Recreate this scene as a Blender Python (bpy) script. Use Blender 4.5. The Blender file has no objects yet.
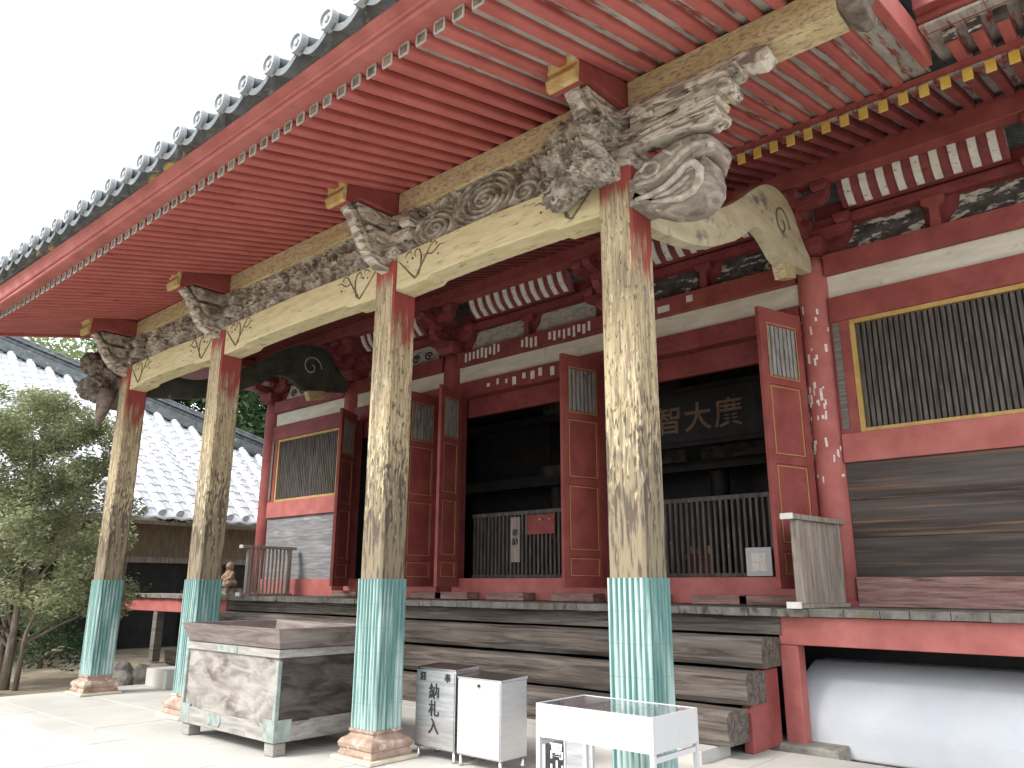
import bpy, bmesh, math, random
from mathutils import Vector, Matrix, noise
R = math.radians
rnd = random.Random(7)
sc = bpy.context.scene
col = sc.collection

# ------------------------------------------------------------------ camera
cd = bpy.data.cameras.new("camera"); cam = bpy.data.objects.new("camera", cd); col.objects.link(cam)
RX = Vector((0.75108, 0.66020, 0.00426)); UP = Vector((0.16431, -0.19316, 0.96731)); FW = Vector((-0.63944, 0.72583, 0.25355))
m = Matrix(((RX.x, UP.x, -FW.x, 3.2698), (RX.y, UP.y, -FW.y, -5.1775), (RX.z, UP.z, -FW.z, 1.6), (0, 0, 0, 1)))
cam.matrix_world = m
cd.sensor_width = 36; cd.lens = 770.15 / 1024 * 36; cd.clip_start = .05; cd.clip_end = 2000
sc.camera = cam

# ------------------------------------------------------------------ world, sun, exposure
SUN_EL, SUN_AZ = 42, 200         # sun stands in front of the hall (-y), a little to its left
w = bpy.data.worlds.new("World"); sc.world = w; w.use_nodes = True
nt = w.node_tree; nt.nodes.clear()
out = nt.nodes.new('ShaderNodeOutputWorld'); bg = nt.nodes.new('ShaderNodeBackground')
sky = nt.nodes.new('ShaderNodeTexSky'); sky.sky_type = 'NISHITA'; sky.sun_disc = False
sky.sun_elevation = R(SUN_EL); sky.sun_rotation = R(SUN_AZ); sky.dust_density = 4; sky.air_density = 1
mixc = nt.nodes.new('ShaderNodeMix'); mixc.data_type = 'RGBA'
tc = nt.nodes.new('ShaderNodeTexCoord'); nz = nt.nodes.new('ShaderNodeTexNoise'); nz.inputs['Scale'].default_value = 2.2; nz.inputs['Detail'].default_value = 5
rp = nt.nodes.new('ShaderNodeValToRGB'); rp.color_ramp.elements[0].position = .3; rp.color_ramp.elements[0].color = (8.6, 8.9, 9.3, 1)
rp.color_ramp.elements[1].position = .7; rp.color_ramp.elements[1].color = (10.2, 10.4, 10.6, 1)
nt.links.new(tc.outputs['Generated'], nz.inputs['Vector']); nt.links.new(nz.outputs['Fac'], rp.inputs['Fac'])
mixc.inputs[0].default_value = .86
nt.links.new(sky.outputs[0], mixc.inputs[6]); nt.links.new(rp.outputs[0], mixc.inputs[7])
nt.links.new(mixc.outputs[2], bg.inputs['Color']); bg.inputs['Strength'].default_value = .115
nt.links.new(bg.outputs[0], out.inputs['Surface'])
sd = bpy.data.lights.new("sun", 'SUN'); sun = bpy.data.objects.new("sun", sd); col.objects.link(sun)
sd.energy = 2.0; sd.angle = R(18); sd.color = (1, .965, .9)
az = R(SUN_AZ); el = R(SUN_EL)
sdir = Vector((math.sin(az) * math.cos(el), math.cos(az) * math.cos(el), math.sin(el)))   # towards the sun
sun.rotation_euler = sdir.to_track_quat('Z', 'Y').to_euler()
sc.view_settings.view_transform = 'Standard'; sc.view_settings.look = 'None'
sc.view_settings.exposure = 1.25; sc.view_settings.gamma = 1; sc.view_settings.use_curve_mapping = False
sc.cycles.max_bounces = 8; sc.cycles.diffuse_bounces = 5

# ------------------------------------------------------------------ helpers
WLOC = {}
def tag(o, label=None, cat=None, group=None, kind=None):
    if label: o['label'] = label
    if cat: o['category'] = cat
    if group: o['group'] = group
    if kind: o['kind'] = kind
    return o
def empty(name, loc, label=None, cat=None, group=None, parent=None):
    o = bpy.data.objects.new(name, None); col.objects.link(o)
    o.empty_display_size = .1
    WLOC[o.name] = Vector(loc)
    if parent: o.parent = parent; o.location = Vector(loc) - WLOC[parent.name]
    else: o.location = loc
    return tag(o, label, cat, group)
class MB:
    def __init__(s): s.v = []; s.f = []
    def add(s, vs, fs):
        n = len(s.v); s.v += [tuple(v) for v in vs]; s.f += [tuple(n + i for i in f) for f in fs]; return s
    def box(s, x0, x1, y0, y1, z0, z1):
        vs = [(x, y, z) for z in (z0, z1) for y in (y0, y1) for x in (x0, x1)]
        return s.add(vs, [(0, 2, 3, 1), (4, 5, 7, 6), (0, 1, 5, 4), (2, 6, 7, 3), (0, 4, 6, 2), (1, 3, 7, 5)])
    def hexa(s, b, t):          # bottom 4 pts, top 4 pts counter-clockwise
        return s.add(list(b) + list(t), [(3, 2, 1, 0), (4, 5, 6, 7), (0, 1, 5, 4), (1, 2, 6, 5), (2, 3, 7, 6), (3, 0, 4, 7)])
    def prism(s, pts, axis, a, b):   # polygon in plane, extruded along axis from a to b
        def P(p, t): return {'x': (t, p[0], p[1]), 'y': (p[0], t, p[1]), 'z': (p[0], p[1], t)}[axis]
        n = len(pts); vs = [P(p, a) for p in pts] + [P(p, b) for p in pts]
        return s.add(vs, [tuple(range(n))[::-1], tuple(range(n, 2 * n))] + [(i, (i + 1) % n, n + (i + 1) % n, n + i) for i in range(n)])
    def tube(s, pts, rad, n=8, sx=1.0):
        pts = [Vector(p) for p in pts]; N = len(pts); rr = rad if isinstance(rad, (list, tuple)) else [rad] * N
        vs = []; prev = None
        for i, p in enumerate(pts):
            t = (pts[min(i + 1, N - 1)] - pts[max(i - 1, 0)]).normalized()
            if prev is None: a = t.orthogonal().normalized()
            else: a = (prev - t * prev.dot(t)).normalized()
            prev = a; b = t.cross(a)
            for k in range(n):
                q = 2 * math.pi * k / n; vs.append(p + (a * math.cos(q) * sx + b * math.sin(q)) * rr[i])
        fs = [(i * n + k, i * n + (k + 1) % n, (i + 1) * n + (k + 1) % n, (i + 1) * n + k) for i in range(N - 1) for k in range(n)]
        fs += [tuple(range(n))[::-1], tuple((N - 1) * n + k for k in range(n))]
        return s.add(vs, fs)
    def lathe(s, cx, cy, prof, n=24):
        vs = [(cx + r * math.cos(2 * math.pi * k / n), cy + r * math.sin(2 * math.pi * k / n), z) for r, z in prof for k in range(n)]
        N = len(prof)
        fs = [(i * n + k, i * n + (k + 1) % n, (i + 1) * n + (k + 1) % n, (i + 1) * n + k) for i in range(N - 1) for k in range(n)]
        fs += [tuple(range(n))[::-1], tuple((N - 1) * n + k for k in range(n))]
        return s.add(vs, fs)
    def grid(s, nx, ny, fn):
        vs = [fn(i / nx, j / ny) for j in range(ny + 1) for i in range(nx + 1)]
        return s.add(vs, [(j * (nx + 1) + i, j * (nx + 1) + i + 1, (j + 1) * (nx + 1) + i + 1, (j + 1) * (nx + 1) + i) for j in range(ny) for i in range(nx)])
    def blob(s, c, r, amp=.25, fr=3.0, sub=4, seed=0, ridged=True):
        bm = bmesh.new(); bmesh.ops.create_icosphere(bm, subdivisions=sub, radius=1)
        n = len(s.v); C = Vector(c); r = Vector(r) if not isinstance(r, (int, float)) else Vector((r, r, r)); off = Vector((seed * 7.3, seed * 3.1, seed * 1.7))
        for v in bm.verts:
            d = v.co.copy(); q = noise.noise(d * fr + off)
            q = (1 - abs(q) * 2.4) if ridged else q
            d = d * (1 + amp * q + amp * .4 * noise.noise(d * fr * 3 + off))
            s.v.append((C.x + d.x * r.x, C.y + d.y * r.y, C.z + d.z * r.z))
        for f in bm.faces: s.f.append(tuple(n + v.index for v in f.verts))
        bm.free(); return s
    def build(s, name, mt, parent=None, origin=None, smooth=False, bevel=0, seg=2):
        xs, ys, zs = zip(*s.v)
        if origin is None: origin = ((min(xs) + max(xs)) / 2, (min(ys) + max(ys)) / 2, min(zs))
        O = Vector(origin)
        me = bpy.data.meshes.new(name); me.from_pydata([tuple(Vector(v) - O) for v in s.v], [], s.f); me.update()
        bm = bmesh.new(); bm.from_mesh(me); bmesh.ops.recalc_face_normals(bm, faces=bm.faces); bm.to_mesh(me); bm.free()
        if smooth:
            for p in me.polygons: p.use_smooth = True
        o = bpy.data.objects.new(name, me); col.objects.link(o); me.materials.append(mt)
        WLOC[o.name] = O
        if parent: o.parent = parent; o.location = O - WLOC[parent.name]
        else: o.location = O
        if bevel:
            b = o.modifiers.new('bevel', 'BEVEL'); b.width = bevel; b.segments = seg; b.limit_method = 'ANGLE'; b.angle_limit = R(35)
        return o
def box(*a): return MB().box(*a)
def copy_tree(o, parent=None, dl=None):
    c = o.copy(); col.objects.link(c)
    WLOC[c.name] = WLOC[o.name] + (dl or Vector((0, 0, 0)))
    if parent: c.parent = parent
    elif dl: c.location = Vector(o.location) + dl
    for ch in list(o.children): copy_tree(ch, c, None)
    return c
def dup_part(o, dl):            # repeat of a part under the same thing
    c = o.copy(); col.objects.link(c); c.location = Vector(o.location) + Vector(dl); WLOC[c.name] = WLOC[o.name] + Vector(dl)
    for ch in list(o.children):
        d = ch.copy(); col.objects.link(d); d.parent = c
    return c

def mat(name, c1, c2, sc3=(1, 1, 1), scale=4, detail=6, rough=.7, bump=.15, lay=(), metal=0, dist=0, lo=.35, hi=.65, spec=.3):
    """base colour from stretched noise c1..c2, then patches: (colour, scale xyz, scale, threshold, softness)"""
    M = bpy.data.materials.new(name); M.use_nodes = True; t = M.node_tree; b = t.nodes['Principled BSDF']
    b.inputs['Roughness'].default_value = rough; b.inputs['Metallic'].default_value = metal; b.inputs['Specular IOR Level'].default_value = spec
    co = t.nodes.new('ShaderNodeTexCoord')
    oi = t.nodes.new('ShaderNodeObjectInfo'); om = t.nodes.new('ShaderNodeVectorMath'); om.operation = 'SCALE'; om.inputs['Scale'].default_value = 37; t.links.new(oi.outputs['Random'], om.inputs[0])
    ov = t.nodes.new('ShaderNodeVectorMath'); ov.operation = 'ADD'; t.links.new(co.outputs['Object'], ov.inputs[0]); t.links.new(om.outputs[0], ov.inputs[1])
    def noise_(sv, s, d=6, ds=0, off=0):
        mp = t.nodes.new('ShaderNodeMapping'); mp.inputs['Scale'].default_value = sv; mp.inputs['Location'].default_value = (off, off * 1.7, off * .6)
        t.links.new(ov.outputs[0], mp.inputs['Vector'])
        n = t.nodes.new('ShaderNodeTexNoise'); n.inputs['Scale'].default_value = s; n.inputs['Detail'].default_value = d; n.inputs['Distortion'].default_value = ds
        n.inputs['Roughness'].default_value = .62
        t.links.new(mp.outputs[0], n.inputs['Vector']); return n
    n = noise_(sc3, scale, detail, dist)
    r = t.nodes.new('ShaderNodeValToRGB'); r.color_ramp.elements[0].position = lo; r.color_ramp.elements[1].position = hi
    r.color_ramp.elements[0].color = (*c1, 1); r.color_ramp.elements[1].color = (*c2, 1); t.links.new(n.outputs['Fac'], r.inputs['Fac'])
    cur = r.outputs[0]; hs = n.outputs['Fac']
    for k, (c, sv, s, th, so) in enumerate(lay):
        q = noise_(sv, s, 8, 0, 3.1 * k + 2)
        rr = t.nodes.new('ShaderNodeMapRange'); rr.inputs['From Min'].default_value = th - so; rr.inputs['From Max'].default_value = th + so; t.links.new(q.outputs['Fac'], rr.inputs['Value'])
        mx = t.nodes.new('ShaderNodeMix'); mx.data_type = 'RGBA'; t.links.new(rr.outputs[0], mx.inputs[0]); t.links.new(cur, mx.inputs[6]); mx.inputs[7].default_value = (*c, 1); cur = mx.outputs[2]
    t.links.new(cur, b.inputs['Base Color'])
    if bump:
        bp = t.nodes.new('ShaderNodeBump'); bp.inputs['Strength'].default_value = bump; bp.inputs['Distance'].default_value = .02
        t.links.new(hs, bp.inputs['Height']); t.links.new(bp.outputs[0], b.inputs['Normal'])
    return M
def zmix(M, colr, axis, lo, hi, nsc=3, amp=.6, normal=None, sv=(6, 6, 1.2)):
    """adds a further paint layer where object coordinate 'axis' runs lo..hi, broken up by noise; normal='x' limits it to faces turned that way"""
    t = M.node_tree; b = t.nodes['Principled BSDF']; src = b.inputs['Base Color'].links[0].from_socket
    co = t.nodes.new('ShaderNodeTexCoord'); sp = t.nodes.new('ShaderNodeSeparateXYZ'); t.links.new(co.outputs['Object'], sp.inputs[0])
    mp = t.nodes.new('ShaderNodeMapping'); mp.inputs['Scale'].default_value = sv; t.links.new(co.outputs['Object'], mp.inputs['Vector'])
    n = t.nodes.new('ShaderNodeTexNoise'); n.inputs['Scale'].default_value = nsc; n.inputs['Detail'].default_value = 7; t.links.new(mp.outputs[0], n.inputs['Vector'])
    rr = t.nodes.new('ShaderNodeMapRange'); rr.inputs['From Min'].default_value = lo; rr.inputs['From Max'].default_value = hi; t.links.new(sp.outputs['XYZ'.index(axis)], rr.inputs['Value'])
    ad = t.nodes.new('ShaderNodeMath'); ad.operation = 'MULTIPLY_ADD'; ad.inputs[1].default_value = amp * 2; ad.inputs[2].default_value = -amp; t.links.new(n.outputs['Fac'], ad.inputs[0])
    su = t.nodes.new('ShaderNodeMath'); su.operation = 'ADD'; t.links.new(rr.outputs[0], su.inputs[0]); t.links.new(ad.outputs[0], su.inputs[1])
    mr = t.nodes.new('ShaderNodeMapRange'); mr.inputs['From Min'].default_value = .42; mr.inputs['From Max'].default_value = .6; t.links.new(su.outputs[0], mr.inputs['Value'])
    fac = mr.outputs[0]
    if normal:
        g = t.nodes.new('ShaderNodeSeparateXYZ'); t.links.new(co.outputs['Normal'], g.inputs[0])
        gm = t.nodes.new('ShaderNodeMath'); gm.operation = 'GREATER_THAN'; gm.inputs[1].default_value = .5; t.links.new(g.outputs['XYZ'.index(normal)], gm.inputs[0])
        mu = t.nodes.new('ShaderNodeMath'); mu.operation = 'MULTIPLY'; t.links.new(fac, mu.inputs[0]); t.links.new(gm.outputs[0], mu.inputs[1]); fac = mu.outputs[0]
    mx = t.nodes.new('ShaderNodeMix'); mx.data_type = 'RGBA'; t.links.new(fac, mx.inputs[0]); t.links.new(src, mx.inputs[6]); mx.inputs[7].default_value = (*colr, 1)
    t.links.new(mx.outputs[2], b.inputs['Base Color']); return M

RED1, RED2 = (.22, .05, .046), (.31, .085, .075)
M = {}
M['red'] = mat('red_paint', RED1, RED2, (1, 1, 1), 3, rough=.6, bump=.1, lay=[((.16, .05, .045), (1, 1, 5), 6, .66, .05), ((.5, .2, .16), (2, 2, 2), 9, .72, .03)])
M['red_soffit'] = mat('red_rafter_paint', (.36, .095, .085), (.46, .135, .12), (4, 1, 1), 2, rough=.6, bump=.06, lay=[((.2, .05, .045), (6, .6, 3), 3, .68, .06)])
M['red_dark'] = mat('aged_red_paint', (.17, .036, .038), (.25, .062, .06), (1, 1, 1), 3, rough=.65, bump=.12, lay=[((.1, .04, .04), (1, 1, 3), 5, .62, .06), ((.42, .3, .27), (2, 2, 2), 14, .74, .02)])
M['red_pink'] = mat('faded_red_paint', (.34, .1, .09), (.44, .15, .135), (1, 1, 1), 3, rough=.65, bump=.08, lay=[((.6, .34, .3), (1, 1, 1), 7, .78, .03)])
M['cream'] = mat('peeling_cream_paint', (.52, .45, .25), (.66, .59, .38), (.5, 2, 3), 5, rough=.75, bump=.25, lay=[((.28, .25, .2), (1.2, 3, 9), 4, .62, .04), ((.12, .1, .085), (1, 1, 1), 24, .7, .02)])
M['ochre'] = mat('ochre_beam_paint', (.44, .35, .17), (.58, .5, .3), (.6, 2, 3), 4, rough=.75, bump=.2, lay=[((.27, .19, .16), (1.2, 3, 3), 15, .56, .07), ((.5, .47, .4), (1, 3, 6), 5, .64, .05)])
M['yellow'] = mat('yellow_paint', (.6, .4, .06), (.7, .52, .15), (1, 1, 1), 8, rough=.6, bump=.1, lay=[((.55, .5, .42), (1, 1, 1), 12, .66, .05)])
M['ochre_tip'] = mat('peeling_ochre_tip', (.42, .27, .08), (.55, .42, .2), (1, 1, 1), 9, rough=.7, bump=.2, lay=[((.5, .45, .36), (1, 1, 1), 14, .6, .05)])
M['gold_line'] = mat('mustard_moulding_paint', (.4, .25, .08), (.5, .34, .13), (1, 1, 1), 8, rough=.6, bump=.05)
M['carved'] = mat('weathered_carved_wood', (.14, .115, .095), (.46, .42, .36), (1, 1, 1), 7, rough=.85, bump=.5, lo=.38, hi=.62, lay=[((.66, .62, .54), (1, 1, 2), 6, .64, .05), ((.09, .07, .06), (1, 1, 1), 11, .64, .04)])
M['carved_pale'] = mat('bleached_carved_wood', (.2, .165, .135), (.6, .56, .49), (.8, 1, 2.6), 3.2, rough=.85, bump=.8, dist=2.6, lo=.4, hi=.58, lay=[((.09, .07, .06), (.7, 1, 3), 6, .62, .04), ((.5, .42, .2), (1, 1, 1), 4, .66, .05)])
M['carved_dark'] = mat('dark_carved_wood', (.08, .066, .056), (.24, .2, .165), (1, 1, 1), 7, rough=.85, bump=.5, lay=[((.3, .26, .2), (1, 1, 1), 9, .68, .04)])
M['vine'] = mat('vine_groove_brown', (.12, .09, .06), (.2, .16, .11), (1, 1, 1), 8, rough=.9, bump=.1)
M['white_band'] = mat('aged_plaster_band', (.55, .53, .45), (.68, .66, .58), (.5, 1, 2), 5, rough=.9, bump=.08, lay=[((.4, .36, .27), (1, 1, 1), 5, .68, .06)])
M['plaster'] = mat('white_plaster', (.52, .55, .6), (.58, .61, .65), (1, 1, 1), 2, rough=.9, bump=.03)
M['white_rib'] = mat('flaking_white_paint', (.6, .59, .53), (.72, .71, .66), (1, 1, 1), 9, rough=.8, bump=.15, lay=[((.3, .24, .2), (1, 1, 1), 14, .63, .04)])
M['grey_panel'] = mat('faded_painted_panel', (.3, .29, .27), (.46, .45, .41), (1, 1, 2), 6, rough=.85, bump=.2, lay=[((.16, .12, .11), (1, 1, 3), 8, .6, .05)])
M['dark_panel'] = mat('smoked_painted_panel', (.035, .03, .03), (.1, .09, .085), (1, 1, 2), 6, rough=.8, bump=.2, lay=[((.5, .47, .42), (1, 1, 2.5), 5, .57, .03)])
M['grey_wood'] = mat('grey_weathered_boards', (.1, .09, .082), (.22, .2, .18), (.4, .4, 12), 2.5, rough=.85, bump=.35, lay=[((.3, .27, .23), (.5, .5, 14), 3, .66, .05)])
M['dark_wood'] = mat('dark_stained_boards', (.028, .022, .02), (.062, .05, .044), (.25, 1, 3), 2.5, rough=.55, bump=.25, lay=[((.2, .105, .05), (.16, 1, 8), 2.6, .59, .06), ((.12, .105, .1), (.12, 1, 1.6), 2.3, .6, .14)])
M['lattice'] = mat('weathered_lattice_bars', (.05, .042, .038), (.13, .115, .105), (8, 8, 1), 3, rough=.8, bump=.2, lay=[((.42, .41, .4), (6, 6, .8), 5, .69, .03)])
M['lattice_grey'] = mat('grey_lattice_bars', (.2, .2, .19), (.36, .36, .34), (8, 8, 1), 3, rough=.8, bump=.2, lay=[((.1, .09, .08), (6, 6, .8), 5, .6, .05)])
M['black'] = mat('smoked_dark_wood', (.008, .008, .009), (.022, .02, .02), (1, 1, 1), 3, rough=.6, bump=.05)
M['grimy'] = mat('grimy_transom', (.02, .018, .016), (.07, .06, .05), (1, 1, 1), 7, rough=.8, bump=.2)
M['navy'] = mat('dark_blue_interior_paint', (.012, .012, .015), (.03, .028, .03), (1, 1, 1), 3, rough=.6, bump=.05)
M['step'] = mat('weathered_step_timber', (.062, .05, .043), (.18, .155, .135), (.22, 3, 3), 4, rough=.9, bump=.9, dist=.9, lay=[((.035, .028, .025), (.2, 5, 8), 4, .61, .05), ((.26, .16, .1), (.4, 2, 4), 5, .7, .04)])
M['deck'] = mat('deck_boards', (.12, .11, .1), (.22, .21, .195), (1.5, .4, 1), 3, rough=.9, bump=.3, lay=[((.07, .058, .045), (2, 1, 1), 4, .6, .05), ((.16, .15, .08), (1.5, 3, 3), 4, .62, .05)])
M['rail_wood'] = mat('greyed_railing_wood', (.2, .17, .145), (.36, .31, .27), (6, 6, .5), 3, rough=.85, bump=.3, lay=[((.12, .09, .075), (6, 6, .6), 4, .64, .05)])
M['pave'] = mat('pale_granite_paving', (.42, .41, .385), (.5, .49, .46), (1, 1, 1), 1.2, rough=.85, bump=.08, lay=[((.48, .46, .41), (1, 1, 1), 2.3, .68, .07), ((.45, .44, .42), (1, 1, 1), 60, .66, .05)])
M['dirt'] = mat('packed_earth', (.2, .165, .12), (.32, .28, .21), (1, 1, 1), 1.5, rough=.95, bump=.5, lay=[((.1, .09, .06), (1, 1, 1), 3, .62, .07), ((.42, .39, .33), (1, 1, 1), 22, .68, .03)])
M['stone'] = mat('rough_grey_stone', (.2, .19, .17), (.36, .34, .3), (1, 1, 1), 5, rough=.95, bump=.6, lay=[((.12, .13, .08), (1, 1, 1), 4, .62, .06)])
M['base_stone'] = mat('brown_stained_base_stone', (.24, .16, .12), (.42, .31, .25), (1, 1, 1), 7, rough=.85, bump=.4, lay=[((.55, .49, .42), (1, 1, 1), 9, .6, .05)])
M['plinth'] = mat('yellowed_plinth_stone', (.5, .46, .34), (.62, .58, .46), (1, 1, 1), 7, rough=.9, bump=.3)
M['tile'] = mat('grey_roof_tile', (.05, .06, .066), (.12, .14, .15), (1, 1, 1), 5, rough=.45, bump=.2, spec=.5, lay=[((.25, .27, .28), (1, 1, 1), 7, .64, .06)])
M['tile_end'] = mat('silvered_tile_disc', (.22, .24, .26), (.36, .385, .41), (1, 1, 1), 12, rough=.5, bump=.3, spec=.5)
M['tile_pale'] = mat('pale_roof_tile', (.52, .54, .56), (.66, .68, .7), (1, 1, 1), 3, rough=.55, bump=.2, spec=.5, lay=[((.34, .35, .35), (1, 1, 1), 9, .66, .05)])
M['steel'] = mat('brushed_stainless', (.6, .61, .62), (.7, .71, .72), (1, 1, 30), 4, rough=.28, bump=.02, metal=1)
M['white_metal'] = mat('white_enamel_metal', (.42, .43, .44), (.47, .48, .49), (1, 1, 1), 3, rough=.4, bump=.01, spec=.5)
M['ink'] = mat('black_ink', (.02, .02, .022), (.035, .035, .038), (1, 1, 1), 8, rough=.6, bump=0)
M['white_letter'] = mat('white_lettering', (.75, .75, .74), (.8, .8, .79), (1, 1, 1), 8, rough=.7, bump=0)
M['sign_black'] = mat('dark_slate_board', (.02, .02, .022), (.035, .035, .038), (1, 1, 1), 8, rough=.6, bump=.05)
M['letter_brown'] = mat('faded_gilt_lettering', (.14, .09, .065), (.22, .14, .105), (1, 1, 1), 9, rough=.6, bump=.1)
M['paper'] = mat('old_paper_label', (.62, .6, .56), (.75, .73, .7), (1, 1, 1), 20, rough=.9, bump=.05, lay=[((.35, .2, .18), (1, 1, 1), 40, .62, .04)])
M['box_wood'] = mat('silvered_offertory_wood', (.17, .155, .14), (.33, .31, .285), (1.0, 1.6, 3.0), 2.2, rough=.85, bump=.35, dist=1.0, lo=.36, hi=.6, lay=[((.11, .085, .075), (1, 1, 2.5), 2.4, .6, .08)])
M['box_pale'] = mat('bleached_board', (.2, .185, .17), (.36, .345, .325), (.6, 1, 5), 4, rough=.85, bump=.25, lay=[((.2, .19, .17), (1, 1, 3), 6, .64, .05)])
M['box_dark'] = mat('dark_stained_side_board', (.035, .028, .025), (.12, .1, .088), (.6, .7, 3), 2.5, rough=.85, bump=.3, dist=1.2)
M['rim_wood'] = mat('purplish_worn_rim_board', (.11, .085, .078), (.24, .205, .19), (.5, .6, 5), 3, rough=.8, bump=.3, dist=.8)
M['bark'] = mat('grey_bark', (.11, .09, .07), (.22, .19, .15), (4, 4, .8), 5, rough=.95, bump=.7)
def leafmat(name, a, b):
    L = mat(name, a, b, (1, 1, 1), 1.3, rough=.55, bump=0, spec=.3)
    t = L.node_tree; bs = t.nodes['Principled BSDF']
    tr = t.nodes.new('ShaderNodeBsdfTranslucent'); mx = t.nodes.new('ShaderNodeMixShader'); mx.inputs[0].default_value = .3
    t.links.new(bs.inputs['Base Color'].links[0].from_socket, tr.inputs['Color'])
    t.links.new(bs.outputs[0], mx.inputs[1]); t.links.new(tr.outputs[0], mx.inputs[2]); t.links.new(mx.outputs[0], t.nodes['Material Output'].inputs['Surface']); return L
M['leaf'] = leafmat('olive_leaves', (.19, .22, .11), (.36, .39, .23))
M['leaf_dark'] = leafmat('dark_leaves', (.022, .05, .02), (.06, .11, .035))
M['leaf_pale'] = leafmat('pale_leaves', (.12, .17, .07), (.25, .3, .14))

# copper: vertical ribs are modelled; patina and horizontal seams are in the material
def copper():
    C = mat('verdigris_copper', (.27, .39, .37), (.42, .53, .505), (9, 9, .6), 3, rough=.75, bump=.15, lay=[((.15, .26, .25), (6, 6, .9), 2.4, .66, .06), ((.5, .64, .6), (9, 9, 1), 4, .66, .05)])
    t = C.node_tree; b = t.nodes['Principled BSDF']; src = b.inputs['Base Color'].links[0].from_socket
    co = t.nodes.new('ShaderNodeTexCoord'); sp = t.nodes.new('ShaderNodeSeparateXYZ'); t.links.new(co.outputs['Object'], sp.inputs[0])
    f = t.nodes.new('ShaderNodeMath'); f.operation = 'MULTIPLY'; f.inputs[1].default_value = 1 / .23; t.links.new(sp.outputs[2], f.inputs[0])
    fr = t.nodes.new('ShaderNodeMath'); fr.operation = 'FRACT'; t.links.new(f.outputs[0], fr.inputs[0])
    lt = t.nodes.new('ShaderNodeMath'); lt.operation = 'LESS_THAN'; lt.inputs[1].default_value = .035; t.links.new(fr.outputs[0], lt.inputs[0])
    ml = t.nodes.new('ShaderNodeMath'); ml.operation = 'MULTIPLY'; ml.inputs[1].default_value = .3; t.links.new(lt.outputs[0], ml.inputs[0])
    mx = t.nodes.new('ShaderNodeMix'); mx.data_type = 'RGBA'; t.links.new(ml.outputs[0], mx.inputs[0]); t.links.new(src, mx.inputs[6]); mx.inputs[7].default_value = (.07, .15, .14, 1)
    t.links.new(mx.outputs[2], b.inputs['Base Color']); return C
M['copper'] = zmix(copper(), (.1, .21, .2), 'Z', -3.0, 3.8, 2.4, .5, normal='X', sv=(7, 7, .5))  # shaded look of the +x faces painted in as a darker copper tone

# pillar: peeling cream paint over brown wood, red left near the top and on the side faces
P_ = mat('peeling_pillar_paint', (.33, .26, .15), (.52, .44, .28), (6, 6, .5), 3, rough=.8, bump=.4, lay=[((.24, .19, .13), (12, 12, .9), 3.0, .54, .06), ((.11, .08, .06), (10, 10, 3), 4.2, .6, .03), ((.62, .57, .46), (16, 16, 2.2), 3, .63, .04)])
zmix(P_, (.085, .068, .053), 'Z', 2.8, -.7, 3.2, .66, sv=(12, 12, 3.2))
zmix(P_, (.22, .18, .12), 'Z', 3.1, -2.0, 4.5, .75, sv=(9, 9, .9))
zmix(P_, (.27, .06, .05), 'Z', 1.5, 3.6, 2.6, .35, normal='X', sv=(5, 5, .8))
zmix(P_, (.33, .075, .065), 'Z', 2.75, 3.6, 3.0, .3, sv=(9, 9, .8))
M['pillar'] = P_

XP = [-9.707, -6.682, -3.025, 0.0]      # the four porch pillars (y = 0)
XH = [-12.74, -9.707, -6.682, -3.025, 0.0, 3.03]   # hall columns (y = 4.5)
HW = .163

# ================================================================== SETTING
g = MB()
def gh(x, y):
    return -.14 + .03 * noise.noise(Vector((x * .4, y * .4, 0)))
g.grid(90, 90, lambda u, v: (-60 + 120 * u, -50 + 110 * v, gh(-60 + 120 * u, -50 + 110 * v)))
tag(g.build('ground', M['dirt'], smooth=True), kind='structure')
far = MB().grid(2, 2, lambda u, v: (-600 + 1200 * u, -600 + 1200 * v, -.3)); tag(far.build('terrain', M['dirt']), kind='structure')
# paved platform: real slabs with joints
pv = MB(); x = -10.3
while x < 6:
    x2 = x + .92; y = -1.6
    for wv in (.42, 1.05, 1.05, 1.05, 1.0):
        pv.box(x + .004, x2 - .004, y + .004, y + wv - .004, -.13, 0 + rnd.uniform(-.002, .002)); y += wv
    x = x2
tag(pv.build('stone_platform', M['pave'], bevel=.006), kind='structure')
lp = MB(); x = -11.0
while x < 8:
    for y in (-2.75, -3.75, -4.75, -5.75, -6.75): lp.box(x + .004, x + 1.1, y + .004 if y > -2.8 else y, y + .996 if y < -2.8 else -1.604, -.3, -.115 + rnd.uniform(-.002, .002))
    x += 1.104
tag(lp.build('pavement', M['pave'], bevel=.006), kind='structure')

# ================================================================== TEMPLE HALL
T = empty('temple_hall', (-4.85, 4.5, 0), 'old red painted wooden temple hall with tiled porch roof on four carved pillars', 'temple')

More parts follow.
